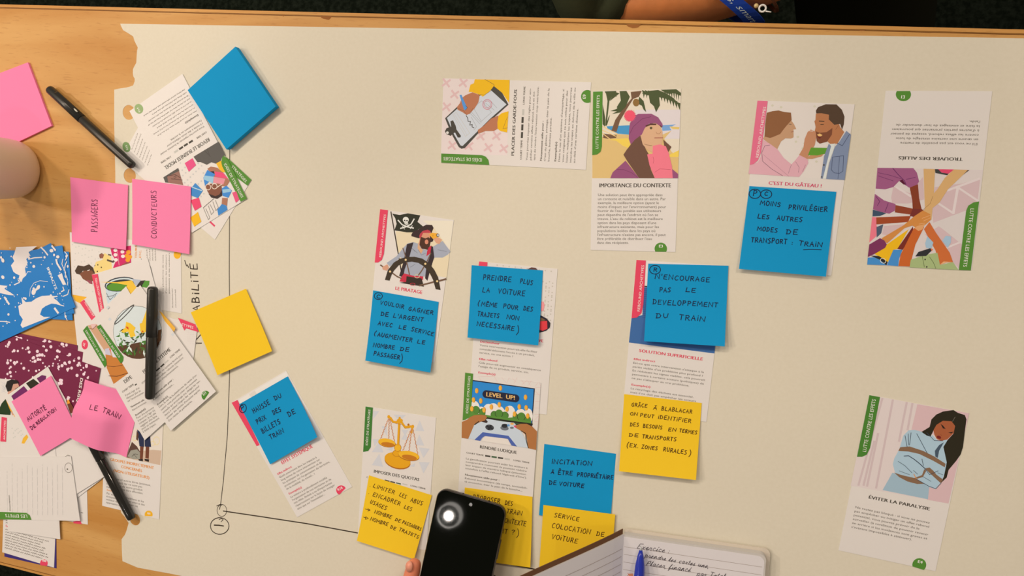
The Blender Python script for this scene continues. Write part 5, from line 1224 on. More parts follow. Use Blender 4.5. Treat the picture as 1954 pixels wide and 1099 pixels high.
o, sf = card(rigid('BR', (167.5, 1001), (140, 996)), .1, 'white card edge standing out beyond the lined cards, with a red mark at its foot', PILE)
badge(o, sf, N8, TABR, [(315, 552), (385, 540), (402, 580), (318, 570)], '', None, None, 0)
k = Ink(sf, N8, .05); k.line(BODY, 5, [(392, 462), (412, 466)]); k.line(BODY, 5, [(350, 320), (352, 380)]); k.make('body_text', o)
o, sf = card(rigid('BR', (207, 904), (159, 941)), .85, 'white card turned on the slant with orange title under the pink notes', PILE)
title(o, sf, M1, ORA, [('LATION', (710, 605), (850, 515), 24), ('MENT', (800, 618), (905, 545), 24)])
k = Ink(sf, M1, .05)
dashes(k, BODY, 8, (880, 690), (1110, 560), (5, 40), 3, 12, (20, 60)); dashes(k, BODY, 8, (900, 890), (1160, 715), (10, 40), 5, 13, (20, 60)); k.make('body_text', o)
badge(o, sf, M1, C(244, 178, 40), (1252, 940, 26, 50, -10), '', None, None, 0)

IC = mat((58, 40, 110), .45, .3, 'card_stock')
card(rigid('BR', (107.5, 1084.5), (0, 1060)), .1, 'indigo card showing as a dark border beneath a white text card', PILE, IC)
o, sf = card(rigid('BR', (103, 1083), (2, 1053)), .55, 'white text card with a red badge nearest the table edge', PILE)
k = Ink(sf, M2, .05)
k.text(RED, 'Exemple(s)', (65, 520), (205, 560), 20, True)
dashes(k, BODY, 9, (64, 552), (575, 700), (-1, 31), 8, 15, (30, 90)); dashes(k, BODY, 9, (70, 452), (370, 520), (0, 25), 2, 16, (30, 80)); k.line(DK, 4, [(465, 588), (520, 515), (560, 452)]); dashes(k, BODY, 7, (520, 530), (575, 545), (-5, 30), 2, 17); k.make('body_text', o)
badge(o, sf, M2, TABR, arc(515, 950, 45, 48, 150, 400), 'B8', (495, 928), (543, 938), 24)

o, sf = card(rigid('TL', (-70, 716.5), (55, 727)), 1.45, 'white card showing a dark-haired man beside the maroon dotted cards', PILE)
k = Ink(sf, L8, .02)
for i in range(16): k.line(C(206, 196, 190), 3, [(5 + (i * 37) % 60, 590 + (i * 23) % 130), (30 + (i * 53) % 60, 610 + (i * 41) % 120)])
k.art([(C(34, 56, 26), [(-20, 900), (20, 820), (60, 775), (120, 860), (110, 945), (-20, 935)]), (C(232, 160, 36), [(65, 790), (110, 755), (150, 800), (220, 1030), (170, 985), (110, 900)]), (C(206, 150, 126), [(110, 600), (190, 610), (205, 660), (150, 720), (110, 740), (80, 720)]), (C(36, 30, 26), [(58, 640), (75, 590), (120, 572), (180, 580), (202, 612), (140, 620), (118, 690), (80, 700)]), ('L', DK, 8, [(160, 675), (200, 652)]), (C(206, 150, 126), [(110, 900), (150, 930), (130, 950)])])
k.make('picture_print', o)
o, sf = card(rigid('TR', (91, 699.5), (55, 725)), 1.95, 'white card under a pink note, its purple picture corner over the maroon cards', PILE)
k = Ink(sf, L8, .02)
k.art([(C(112, 36, 92), [(118, 745), (250, 640), (300, 700), (150, 800)]), (C(44, 40, 26), [(272, 612), (350, 565), (420, 620), (320, 670)]), (C(104, 34, 84), [(385, 560), (440, 525), (485, 535), (480, 580), (420, 610)])])
k.make('picture_print', o); k = Ink(sf, L8, .02)
k.art([(C(110, 56, 36), [(690, 790), (730, 800), (792, 905), (740, 930)]), (C(240, 150, 50), [(705, 790), (722, 780), (735, 820), (705, 830)]), (C(160, 60, 110), [(750, 960), (790, 940), (775, 1020)])])
k.make('picture_print', o)
o, sf = card(rigid('TL', (2, 793), (40, 797)), 2.45, 'white card with a short red tab and grey dots below the man card', PILE)
tab(o, sf, M1, TABR, [(22, 228), (86, 240), (76, 536), (5, 530)], 'ARCHETYPES', (66, 515), (76, 275), 26)
k = Ink(sf, M1, .02); dots(k, [(150 + (i * 37) % 130, 370 + (i * 29) % 130) for i in range(12)], 9); k.poly(C(238, 176, 50), [(265, 555), (285, 490), (330, 445), (350, 480), (300, 560)]); k.make('picture_print', o)
o, sf = card(rigid('BL', (152.5, 994), (133.5, 857)), 2.95, 'white card lying sideways with faint print and a green tab below', PILE)
tab(o, sf, M2, GREEN, [(-60, 345), (310, 358), (350, 385), (370, 440), (-60, 432)], 'LES EFFETS', (322, 380), (60, 372), 30)
k = Ink(sf, M1, .05)
dashes(k, C(190, 180, 172), 5, (95, 1440), (90, 800), (62, 0), 12, 21, (40, 120))
k.text(BODY, 'Description', (132, 1390), (118, 1195), 16, True); k.line(BODY, 4, [(805, 720), (835, 700), (868, 712)]); k.ring(BODY, 4, 846, 856, 46, 60); k.ell(BODY, 832, 873, 9)
k.make('body_text', o)

# ------------------------------------------------------------------ pink notes and pads
PN = 'pink notes with handwritten names at the end of the table'
L4w = 6
note([(134, 338), (244, 353), (240, 477), (137, 461)], 1.3, PINK, 1.5, 'pink note with one sideways word, lying over the table edge of the paper', [('PASSAGERS', (345, 640), (348, 318), 62)], L4, INKP, L4w, group=PN, th=.5)
note([(252, 341), (364, 356), (361, 485), (252, 466)], 2.1, PINK, 1.5, 'pink note with one sideways word, touching the collage portrait card', [('CONDUCTEURS', (935, 705), (935, 228), 52)], L4, INKP, L4w, group=PN, th=.5)
note([(22, 766), (97, 717), (150, 826), (77, 870)], 3.5, PINK, 1.0, 'pink note with two slanted lines of writing, overlapped by its neighbour', [('AUTORITÉ', (352, 285), (575, 130), 55), ('DE', (395, 390), (445, 350), 42), ('REGULATION', (462, 330), (700, 145), 42)], M1, INKP, 9, group=PN, th=.4)
def sst(x, a, b):
    t = np.clip((np.asarray(x, float) - a) / (b - a), 0, 1)
    return t * t * (3 - 2 * t)
o, sf = sheet('sticky_note', [(162, 724), (268, 757), (241, 873), (130, 834)], 4.2, .15, PINK, lambda u, v: .0104 * sst(v, .16, .55) * (1 - sst(u, .54, .88)) - .0030 * sst(u, .35, .72), 20)
tag(o, 'pink note with two short words resting on the end of a felt pen', 'sticky note', PN)
k = Ink(sf, L8, .30); k.hand(INKP, 7, [('LE', (938, 888), (1018, 900), 52), ('TRAIN', (1068, 915), (1255, 985), 55)]); k.make('handwritten_text', o)
pad('sticky_note_pad', [(-62, 163), (53, 119), (98.5, 240), (-14, 294)], .1, 2.6, PINK, 'pink pad of blank notes on the bare table by the cup', 'sticky note pad')
pad('sticky_note_pad', [(449, 89), (526, 203), (432, 285), (358, 172)], 1.75, 6.5, BLUE, 'thick blue pad of blank notes on the paper', 'sticky note pad')

# ------------------------------------------------------------------ felt pens
PENB = mat((36, 34, 28), .32, .45, 'black_plastic')
PENG = mat((24, 22, 16), .12, .6, 'gloss_plastic')
CLIPM = mat((190, 180, 160), .3, .5, 'clip_shine')
def lathe_bm(bm, p0, p1, prof, seg=28, mi=0):
    """prof: list of (t metres along the axis, radius)"""
    p0, p1 = Vector(p0), Vector(p1)
    d = (p1 - p0).normalized()
    a = d.orthogonal().normalized(); b = d.cross(a)
    rings = []
    for t, r in prof:
        c = p0 + d * t
        if r < 1e-6: rings.append([bm.verts.new(c)])
        else: rings.append([bm.verts.new(c + (a * math.cos(2 * math.pi * i / seg) + b * math.sin(2 * math.pi * i / seg)) * r) for i in range(seg)])
    for q, s in zip(rings, rings[1:]):
        for i in range(seg):
            j = (i + 1) % seg
            v = [q[i % len(q)], q[j % len(q)], s[j % len(s)], s[i % len(s)]]
            v = [x for n, x in enumerate(v) if x not in v[:n]]
            if len(v) > 2:
                f = bm.faces.new(v); f.material_index = mi
    return d, a, b
def felt_pen(pa, za, pb, zb, r, label, cap_end, m, clip=False):
    """pa -> cap end (or blunt end), pb -> other end; z in mm of the axis"""
    A, B = at(*pa, za * 1e-3), at(*pb, zb * 1e-3)
    L = (B - A).length
    root = tag(empty('felt_pen', (A + B) / 2), label, 'pen', 'black felt pens')
    bm = bmesh.new()
    cl = .058
    lathe_bm(bm, A, B, [(0, 0), (0, r * .55), (.0012, r * .85), (.003, r * .97), (cl * .5, r * 1.0), (cl, r * 1.02), (cl, r * .9)])
    from_bm('cap', bm, m, root)
    bm = bmesh.new()
    lathe_bm(bm, A, B, [(cl - .004, r * .85), (cl + .0006, r * .9), (cl + .0015, r * .97), (L * .7, r * .97), (L - .004, r * .9), (L - .0012, r * .82), (L, r * .55), (L, 0)])
    from_bm('barrel', bm, m, root)
    if clip:
        d = (B - A).normalized(); up = Vector((0, 0, 1)); s = d.cross(up).normalized()
        side = (s * -.75 + up * .66).normalized(); w = d.cross(side).normalized()
        bm = bmesh.new()
        pts = [(.012, r * .9), (.016, r + .0022), (.046, r + .0020), (.052, r + .0006)]
        for (t0, h0), (t1, h1) in zip(pts, pts[1:]):
            v = []
            for t, h in ((t0, h0), (t1, h1)):
                c = A + d * t + side * h
                for sx, sh in ((-1, 0), (1, 0), (1, -.0011), (-1, -.0011)):
                    v.append(bm.verts.new(c + w * sx * .0017 + side * sh))
            for q in ((0, 1, 5, 4), (1, 2, 6, 5), (2, 3, 7, 6), (3, 0, 4, 7), (0, 3, 2, 1), (4, 5, 6, 7)): bm.faces.new([v[i] for i in q])
        from_bm('clip', bm, m, root, smooth=False)
        bm = bmesh.new()
        c = A + d * .049 + side * (r + .0016)
        bmesh.ops.create_uvsphere(bm, u_segments=12, v_segments=8, radius=.0012, matrix=Matrix.Translation(c) @ d.to_track_quat('X', 'Z').to_matrix().to_4x4() @ Matrix.Diagonal((3.0, .8, .6, 1)))
        from_bm('clip_highlight', bm, CLIPM, root)  # pale bead that stands in for the shine on the black clip
    return root
felt_pen((93, 169), 5.6, (254, 317), 7.4, .0052, 'black felt pen with a clip, lying from the bare table onto the white cards', 0, PENB, True)
felt_pen((291.5, 547), 9.9, (286, 761), 9.9, .0060, 'black felt pen without clip lying across the goldfish bowl card', 0, PENB)
felt_pen((150, 797), 7.8, (252, 991), 6.9, .0054, 'shiny black felt pen half under a pink note, pointing to the torn paper', 0, PENG)

# ------------------------------------------------------------------ cup
c = at(43, 323.5, 0)
CUPM = mat((216, 184, 152), .35, .35, 'glazed_ceramic')
bm = bmesh.new()
cup = tag(empty('cup', c), 'pale ceramic cup standing on the bare table by the pink pad', 'cup')
H = .092
lathe_bm(bm, c, c + Vector((0, 0, 1)), [(.0008, 0), (.0008, .022), (0, .0225), (0, .0255), (.0015, .0275), (.005, .0312), (.011, .0338), (.022, .0352), (H * .6, .0368), (H - .002, .0382), (H, .0372), (H - .002, .0358), (.02, .033), (.008, .028), (.005, 0)], 56)
from_bm('cup_body', bm, CUPM, cup)
bm = bmesh.new()
pts = [(.0355, .070), (.052, .072), (.060, .060), (.060, .042), (.052, .028), (.035, .025)]
pv = [bm.verts.new(c + Vector((-x * .9, x * .35, z))) for x, z in pts]
for a, b in zip(pv, pv[1:]): bm.edges.new((a, b))
me = bpy.data.meshes.new('h'); bm.to_mesh(me); bm.free()
def skin_object(name, chain_sets, m, parent=None, sub=2):
    """chain_sets: list of [(Vector, radius)...]; consecutive points are joined; equal points are shared. Returns a solid mesh object"""
    me = bpy.data.meshes.new(name)
    idx, V, R, E = {}, [], [], []
    for ch in chain_sets:
        last = None
        for p, r in ch:
            k = tuple(round(x, 5) for x in p)
            if k not in idx:
                idx[k] = len(V); V.append(tuple(p)); R.append(r)
            i = idx[k]
            if last is not None: E.append((last, i))
            last = i
    me.from_pydata(V, E, [])
    o = bpy.data.objects.new(name, me); COL.objects.link(o)
    sk = o.modifiers.new('s', 'SKIN'); sk.use_smooth_shade = True
    for i, sv in enumerate(me.skin_vertices[0].data):
        r = R[i]
        sv.radius = r if isinstance(r, tuple) else (r, r)
        sv.use_root = i == 0
    ss = o.modifiers.new('u', 'SUBSURF'); ss.levels = ss.render_levels = sub
    dg = bpy.context.evaluated_depsgraph_get()
    em = bpy.data.meshes.new_from_object(o.evaluated_get(dg))
    v = [tuple(x.co) for x in em.vertices]; f = [list(p.vertices) for p in em.polygons]
    bpy.data.objects.remove(o); bpy.data.meshes.remove(em)
    return mk(name, v, f, m, parent, smooth=True)
skin_object('handle', [[(c + Vector((-x * .9, x * .35, z)), .0042) for x, z in pts]], CUPM, cup)

# ------------------------------------------------------------------ smartphone
TL = at(836, 930, .022); TRp = at(968, 968, .021)
ex = (TRp - TL); ex.z = 0; ex.normalize()
BLd = at(809, 1078, .031) - at(834, 952, .0225)
ey = BLd - ex * BLd.dot(ex); ey.normalize()
nz = ey.cross(ex); nz = -nz if nz.z < 0 else nz
PW, PLn, PT = (TRp - TL).length, .158, .0086
phone = tag(empty('smartphone', TL + ex * PW / 2 + ey * PLn / 2 - nz * PT), 'black smartphone held over the yellow notes, reflecting a ceiling lamp', 'smartphone')
def PP(s, t, n=0): return TL + ex * s + ey * t + nz * n
def rrect(x0, x1, y0, y1, r, n=8):
    p = []
    for cx, cy, a in ((x1 - r, y0 + r, -90), (x1 - r, y1 - r, 0), (x0 + r, y1 - r, 90), (x0 + r, y0 + r, 180)):
        for i in range(n + 1):
            q = math.radians(a + 90 * i / n); p.append((cx + r * math.cos(q), cy + r * math.sin(q)))
    return p
def prism(name, loops, m, parent, caps=True):
    """stack of equal-length rounded outlines: list of (pts, n)"""
    V, F = [], []
    k = len(loops[0][0])
    for p, n in loops: V += [PP(x, y, n) for x, y in p]
    for j in range(len(loops) - 1):
        for i in range(k):
            a, b = j * k + i, j * k + (i + 1) % k
            F.append((a, b, b + k, a + k))
    F.append(list(range(k))[::-1]); F.append([(len(loops) - 1) * k + i for i in range(k)])
    bm = bmesh.new()
    vs = [bm.verts.new(v) for v in V]
    for f in F: bm.faces.new([vs[i] for i in f])
    return from_bm(name, bm, m, parent, smooth=False)
GLASS = mat((6, 8, 4), .03, .10, 'phone_glass'); FRAME = mat((40, 28, 22), .25, .55, 'phone_frame')
r0 = .0105
prism('frame', [(rrect(.0016, PW - .0016, .0016, PLn - .0016, r0 - .0016), -PT), (rrect(.0004, PW - .0004, .0004, PLn - .0004, r0 - .0004), -PT + .0016), (rrect(0, PW, 0, PLn, r0), -PT + .003), (rrect(0, PW, 0, PLn, r0), -.0022), (rrect(.0006, PW - .0006, .0006, PLn - .0006, r0 - .0006), -.0008)], FRAME, phone)
prism('screen_glass', [(rrect(.0008, PW - .0008, .0008, PLn - .0008, r0 - .0008), -.0008), (rrect(.0012, PW - .0012, .0012, PLn - .0012, r0 - .001), -.0002), (rrect(.0022, PW - .0022, .0022, PLn - .0022, r0 - .002), 0)], GLASS, phone)
def disc(name, s, t, n, r, m, parent, k=16):
    bm = bmesh.new()
    bm.faces.new([bm.verts.new(PP(s + r * math.cos(2 * math.pi * i / k), t + r * math.sin(2 * math.pi * i / k), n)) for i in range(k)])
    o = from_bm(name, bm, m, parent, smooth=False)
    return o
disc('selfie_camera', PW * .5, .0075, .00005, .0018, mat((34, 36, 36), .15, .6, 'lens'), phone)
v = [PP(PW + a, .035 + b, n) for n in (-.0058, -.003) for a, b in ((-.0002, 0), (.0007, 0), (.0007, .02), (-.0002, .02))]
mk('side_button', v, [(0, 1, 2, 3), (7, 6, 5, 4), (0, 4, 5, 1), (1, 5, 6, 2), (2, 6, 7, 3), (3, 7, 4, 0)], FRAME, phone)
for s in (.35, .73):
    bm = bmesh.new()
    p = PP(PW * s, .0001, -.0045)
    bmesh.ops.create_uvsphere(bm, u_segments=10, v_segments=6, radius=.0007, matrix=Matrix.Translation(p) @ ex.to_track_quat('X', 'Z').to_matrix().to_4x4() @ Matrix.Diagonal((2.2 if s > .5 else 1, 1, 1, 1)))
    from_bm('port_hole', bm, mat((8, 8, 8), .6, .2, 'hole'), phone)

# ------------------------------------------------------------------ hand that holds the phone
SKIN = bpy.data.materials.new('skin'); SKIN.use_nodes = True
def skin_mat(m, rgb):
    nt = m.node_tree; b = nt.nodes['Principled BSDF']
    tc = nt.nodes.new('ShaderNodeTexCoord'); n = nt.nodes.new('ShaderNodeTexNoise'); n.inputs['Scale'].default_value = 90; n.inputs['Detail'].default_value = 4
    nt.links.new(tc.outputs['Object'], n.inputs['Vector'])
    r = nt.nodes.new('ShaderNodeValToRGB')
    c = [lin(v) / l for v, l in zip(rgb, LIGHT)]
    r.color_ramp.elements[0].color = (*[min(.9, x * .82) for x in c], 1); r.color_ramp.elements[1].color = (*[min(.9, x * 1.15) for x in c], 1)
    nt.links.new(n.outputs['Fac'], r.inputs['Fac']); nt.links.new(r.outputs['Color'], b.inputs['Base Color'])
    b.inputs['Roughness'].default_value = .5; b.inputs['Subsurface Weight'].default_value = .12; b.inputs['Subsurface Scale'].default_value = .004
    b.inputs['Subsurface Radius'].default_value = (1, .35, .2)
    bp = nt.nodes.new('ShaderNodeBump'); bp.inputs['Strength'].default_value = .15; bp.inputs['Distance'].default_value = .001
    nt.links.new(n.outputs['Fac'], bp.inputs['Height']); nt.links.new(bp.outputs['Normal'], b.inputs['Normal'])
skin_mat(SKIN, (222, 124, 88))
U = -PT
hand = tag(empty('person', PP(.03, .19, U - .03)), 'person out of view whose bare hand grips the black smartphone, thumb along its side', 'person')
W0 = (PP(.030, .255, U - .018), (.029, .020))
P1 = (PP(.034, .215, U - .0150), (.036, .0145)); P2 = (PP(.040, .178, U - .0105), (.038, .0095))
chains = [[(PP(.026, .35, U - .035), (.036, .033)), (PP(.028, .295, U - .024), (.029, .024)), W0, P1, P2],
          [P1, (PP(.004, .190, U - .010), .0135), (PP(-.0105, .150, U - .001), .0112), (PP(-.0092, .112, -.002), .0098), (PP(-.0080, .088, .0002), .0085), (PP(-.0068, .078, .0002), .0062)]]
for t0, t1, ln, r in ((.130, .122, 1.0, .0082), (.149, .144, 1.06, .0084), (.168, .164, 1.0, .0080), (.186, .181, .82, .0072)):
    chains.append([P2, (PP(.068, t0 + .004, U - .0105), r * 1.08), (PP(PW + .0105 * ln, t0, U - .006), r), (PP(PW + .0102, t1, .004), r * .92), (PP(PW - .004 * ln, t1 - .002, .0092), r * .85), (PP(PW - .014 * ln, t1 - .003, .0085), r * .72)])
skin_object('hand', chains, SKIN, hand)
nl = [PP(-.0104 + .0042 * math.cos(a), .0850 + .0058 * math.sin(a), .0088 + .0010 * math.cos(a)) for a in [2 * math.pi * i / 14 for i in range(14)]]
bm = bmesh.new(); bm.faces.new([bm.verts.new(p) for p in nl])
_r = bmesh.ops.extrude_face_region(bm, geom=bm.faces[:]); bmesh.ops.translate(bm, verts=[x for x in _r['geom'] if isinstance(x, bmesh.types.BMVert)], vec=nz * -.0012)
from_bm('thumb_nail', bm, mat((228, 144, 114), .35, .4, 'nail'), hand)
SLV = mat((60, 62, 70), .85, .1, 'sleeve_cloth')
skin_object('sleeve', [[(PP(.027, .316, U - .028), (.040, .034)), (PP(.026, .36, U - .036), (.046, .042)), (PP(.020, .43, U - .07), (.054, .050)), (PP(.012, .52, U - .10), (.058, .056))]], SLV, hand)

# ------------------------------------------------------------------ open notebook with a lifted leaf, and a ballpoint
NBC = (1030, 1000, 4.248)
def nb(x, y, z): return at(NBC[0] + x / NBC[2], NBC[1] + y / NBC[2], z)
ZP = .011
S0 = nb(682, 84, ZP); S1 = nb(668, 421, ZP)
dn = (S1 - S0); dn.z = 0; dn.normalize()                     # down the spine, towards the table edge
RT = nb(1838, 250, ZP); rx = (RT - S0); rx.z = 0; RWd = rx.length; rx.normalize()
dn = Vector((rx.y, -rx.x, 0)); dn = dn if dn.y < 0 else -dn
NH = .175
book = tag(empty('notebook', Vector((S0.x, S0.y, TZ)) + dn * NH / 2), 'open notebook with ruled pages and blue pen handwriting, overlapping the lowest yellow note', 'notebook')
PAGE = mat((216, 202, 196), .6, .2, 'ruled_page'); PEDGE = mat((196, 182, 170), .7, .15, 'page_block'); COVER = mat((104, 66, 40), .5, .3, 'notebook_cover'); PALE = mat((206, 186, 164), .6, .2, 'notebook_cover'); RULE = mat((140, 118, 104), .6, .2, 'ruling')
def bx(name, o, ax, ay, az, w, h, t, m, rnd=0.0, n=6):
    """slab: corner o, axes ax ay az, size w h t, far-side corners rounded by rnd"""
    pts = [(0, 0)]
    if rnd:
        for (cx, cy, a) in ((w - rnd, rnd, -90), (w - rnd, h - rnd, 0)):
            for i in range(n + 1):
                q = math.radians(a + 90 * i / n); pts.append((cx + rnd * math.cos(q), cy + rnd * math.sin(q)))
    else: pts += [(w, 0), (w, h)]
    pts.append((0, h))
    k = len(pts)
    V = [o + ax * x + ay * y for x, y in pts] + [o + ax * x + ay * y + az * t for x, y in pts]
    bm = bmesh.new(); vs = [bm.verts.new(v) for v in V]
    bm.faces.new(vs[:k][::-1]); bm.faces.new(vs[k:])
    for i in range(k): bm.faces.new([vs[i], vs[(i + 1) % k], vs[k + (i + 1) % k], vs[k + i]])
    return from_bm(name, bm, m, book, smooth=False)
UZ = Vector((0, 0, 1))
base = Vector((S0.x, S0.y, TZ + .0022))
bx('back_cover', base - dn * .003, rx, dn, UZ, RWd + .004, NH + .006, .0014, PALE, .006)
bx('page_block', base + UZ * .0014, rx, dn, UZ, RWd, NH, ZP - .0022 - .0014 - .0002, PEDGE, .006)
bx('page', base + UZ * (ZP - .0022 - .0002) + dn * .0022, rx, dn, UZ, RWd - .0015, NH - .003, .0002, PAGE, .006)
# page bends down towards the outer top edge: a second sheet lying just off it
# lifted leaf, rising away from the spine
def leaf_pt(u, v, off=0.0):
    """u across the leaf from the spine, v down the page"""
    z = .004 + .096 * (u ** .9)
    x = RWd * (0.0 + .80 * u + .04 * math.sin(math.pi * u))
    p = Vector((S0.x, S0.y, TZ + ZP)) + LD * x + dn * (NH * v) + UZ * (z - .004 + .004 * math.sin(math.pi * min(1, u * 2.2) * .5))
    return p + LN * off
Lp = nb(0, 372, .070)
LD = Vector((Lp.x - S0.x, Lp.y - S0.y, 0)); LD.normalize()
LN = (LD * .75 + UZ * .66).normalized()
LN = Vector((-LD.x * .0, 0, 0)) + (UZ * .78 - LD * .6).normalized()
def leaf(name, off, th, m, v0=0.0, v1=1.0, u1=1.0, n=14):
    V, F = [], []
    for o_ in (off, off - th):
        for i in range(n + 1):
            for j in range(3):
                V.append(leaf_pt(u1 * i / n, v0 + (v1 - v0) * j / 2, o_))
    N = (n + 1) * 3
    for i in range(n):
        for j in range(2):
            a = i * 3 + j
            F.append((a, a + 3, a + 4, a + 1)); F.append((a + N, a + 1 + N, a + 4 + N, a + 3 + N))
        for j in (0, 2):
            a = i * 3 + j; F.append((a, a + N, a + 3 + N, a + 3))
    for i in (0, n):
        for j in range(2):
            a = i * 3 + j; F.append((a, a + 1, a + 1 + N, a + N))
    bm = bmesh.new(); vs = [bm.verts.new(p) for p in V]
    for f in F: bm.faces.new([vs[i] for i in f])
    return from_bm(name, bm, m, book, smooth=False)
leaf('front_cover', -.0022, .0012, COVER, -.030, 1.02, 1.0)
leaf('page_block', -.0004, .0018, PEDGE, 0, 1, .99)
leaf('page', 0, .0003, PAGE, .0, .99, .985)
# rulings
def rib(name, segs, w, m, parent):
    V, F = [], []
    for a, b, nrm in segs:
        d = (b - a).normalized(); s = d.cross(nrm).normalized() * w / 2
        i = len(V); V += [a + s, b + s, b - s, a - s]; F.append((i, i + 1, i + 2, i + 3))
    return mk(name, V, F, m, parent)
segs = []
for i in range(20):
    y = .0125 + i * .0079
    if y < NH - .006: segs.append((Vector((S0.x, S0.y, TZ + ZP + .00006)) + rx * .001 + dn * y, Vector((S0.x, S0.y, TZ + ZP + .00006)) + rx * (RWd - .003) + dn * y, UZ))
rib('page_ruling', segs, .0003, RULE, book)
segs = []
for i in range(20):
    v = (.014 + i * .0079) / NH
    if v < .95:
        for q in range(14): segs.append((leaf_pt(.01 + .97 * q / 14, v, .00025), leaf_pt(.01 + .97 * (q + 1) / 14, v, .00025), LN))
rib('page_ruling', segs, .0003, RULE, book)
# handwriting on the flat page
class Flat:
    z0, th = ZP, 0.0
    def px(s, p): return unproj(p, ZP)
    def top(s, xy, dz): return np.c_[xy, np.full(len(xy), TZ + ZP + .00008 + dz)]
k = Ink(Flat(), NBC, .0)
HB = mat((92, 82, 84), .5, .2, 'pen_ink')
CUR = {
 'a': (.6, [[(.75, .55), (.4, .62), (.1, .3), (.3, 0), (.65, .25), (.78, .58), (.72, .05), (1.0, .12)]]), 'c': (.5, [[(.8, .5), (.5, .62), (.15, .3), (.4, 0), (1.0, .12)]]),
 'd': (.6, [[(.75, .55), (.4, .6), (.1, .3), (.3, 0), (.65, .25), (.9, 1.1), (.75, .05), (1.05, .1)]]), 'e': (.5, [[(0, .15), (.7, .4), (.5, .62), (.2, .35), (.4, 0), (1.0, .15)]]),
 'f': (.4, [[(0, .1), (.7, .9), (.6, 1.1), (.4, .8), (.2, -.4), (.4, -.3), (.6, .15), (1, .1)]]), 'i': (.3, [[(0, .1), (.5, .6), (.5, .05), (1, .12)], [(.6, .85), (.66, .9)]]),
 'l': (.35, [[(0, .1), (.7, .9), (.55, 1.1), (.4, .7), (.5, .05), (1, .12)]]), 'n': (.65, [[(0, .1), (.2, .6), (.2, 0), (.5, .6), (.65, .5), (.7, .05), (1, .12)]]),
 'o': (.55, [[(.5, .6), (.15, .35), (.4, 0), (.75, .3), (.5, .6), (1, .5)]]), 'p': (.55, [[(.1, .6), (.1, -.45)], [(.1, .45), (.5, .62), (.75, .3), (.4, .02), (1, .1)]]),
 'r': (.45, [[(0, .1), (.25, .6), (.3, .5), (.7, .5), (.65, .05), (1, .12)]]), 's': (.45, [[(0, .1), (.5, .65), (.6, .1), (.2, .02), (1, .12)]]), 't': (.4, [[(.45, 1), (.4, .1), (1, .12)], [(.1, .68), (.85, .7)]]),
 'u': (.6, [[(.1, .6), (.15, .1), (.5, .1), (.7, .6), (.7, .05), (1, .12)]]), 'x': (.5, [[(.1, .6), (.8, 0)], [(.8, .6), (.05, 0), ]]),
 'E': (.7, [[(.9, 1.1), (.2, 1.05), (.15, .5), (.1, 0), (.9, .05)], [(.15, .55), (.7, .55)]]), 'P': (.7, [[(.15, 0), (.2, 1.1), (.8, 1.0), (.8, .6), (.2, .5)]]), 'T': (.7, [[(0, 1.1), (1, 1.05)], [(.5, 1.1), (.45, 0)]]),
 'é': (.5, [[(0, .15), (.7, .4), (.5, .62), (.2, .35), (.4, 0), (1.0, .15)], [(.5, .8), (.7, .95)]]), ':': (.2, [[(.4, .5), (.5, .45)], [(.4, .1), (.5, .05)]]), ',': (.2, [[(.4, .05), (.3, -.15)]]), ' ': (.4, [])}
def cursive(k, m, w, txt, p0, p1, h):
    """joined pen writing"""
    p0, p1 = np.array(p0, float), np.array(p1, float)
    tot = sum(CUR[c][0] + .06 for c in txt)
    e = (p1 - p0) / np.linalg.norm(p1 - p0); n_ = np.array([e[1], -e[0]]); u = np.linalg.norm(p1 - p0) / tot
    x = 0; rr = random.Random(len(txt))
    for c in txt:
        cw, st = CUR[c]
        for q in st:
            k.line(m, w, [p0 + e * ((x + a * cw + .3 * b) * u) + n_ * (b * h * rr.uniform(.9, 1.1)) for a, b in q], lay=False)
        x += cw + .06
cursive(k, HB, 4.5, 'Exercice :', (785, 196), (1050, 236), 38)
cursive(k, HB, 4.5, 'prendre les cartes une,', (850, 266), (1370, 358), 34)
cursive(k, HB, 4.5, 'Placer, financé', (858, 334), (1222, 388), 36)
cursive(k, HB, 4.5, 'par Total', (1270, 418), (1500, 440), 36)
k.make('handwritten_text', book)
k = Ink(Flat(), NBC, .0); k.poly(mat((222, 140, 100), .6, .2, 'pen_ink'), [(722, 402), (755, 400), (762, 470), (722, 470)]); k.line(mat((206, 80, 50), .6, .2, 'pen_ink'), 4, [(712, 398), (722, 408), (712, 420)]); k.make('marked_note', book)
segs = []
r = random.Random(3)
for (u0, u1_, v) in ((.08, .2, .32), (.60, .80, .41)):
    x = u0
    while x < u1_:
        segs.append((leaf_pt(x, v - r.uniform(.004, .02), .0003), leaf_pt(x + .012, v + r.uniform(-.02, .006), .0003), LN)); x += .011
rib('handwritten_text', segs, .0005, HB, book)

PB_ = mat((30, 46, 150), .25, .5, 'blue_plastic'); MET = mat((196, 190, 182), .25, .8, 'metal_tip')
A = nb(822, 176, .0165); B0 = nb(806, 421, .020)
d = (B0 - A).normalized(); B = A + d * .142
bp_ = tag(empty('ballpoint_pen', (A + B) / 2), 'blue ballpoint pen lying point up on the open notebook page', 'pen')
bm = bmesh.new(); lathe_bm(bm, A, B, [(0, 0), (0, .0004), (.001, .0005), (.0045, .0014), (.0045, 0)], 20); from_bm('pen_tip', bm, MET, bp_)
bm = bmesh.new(); lathe_bm(bm, A, B, [(.0042, 0), (.0042, .0015), (.010, .0030), (.020, .0046), (.032, .0052), (.034, .0050), (.036, .0052), (.125, .0050), (.128, .0044), (.128, 0)], 24); from_bm('barrel', bm, PB_, bp_)
bm = bmesh.new(); lathe_bm(bm, A, B, [(.1281, 0), (.1281, .0026), (.140, .0026), (.142, .0016), (.142, 0)], 20); from_bm('push_button', bm, PB_, bp_)
segs = []
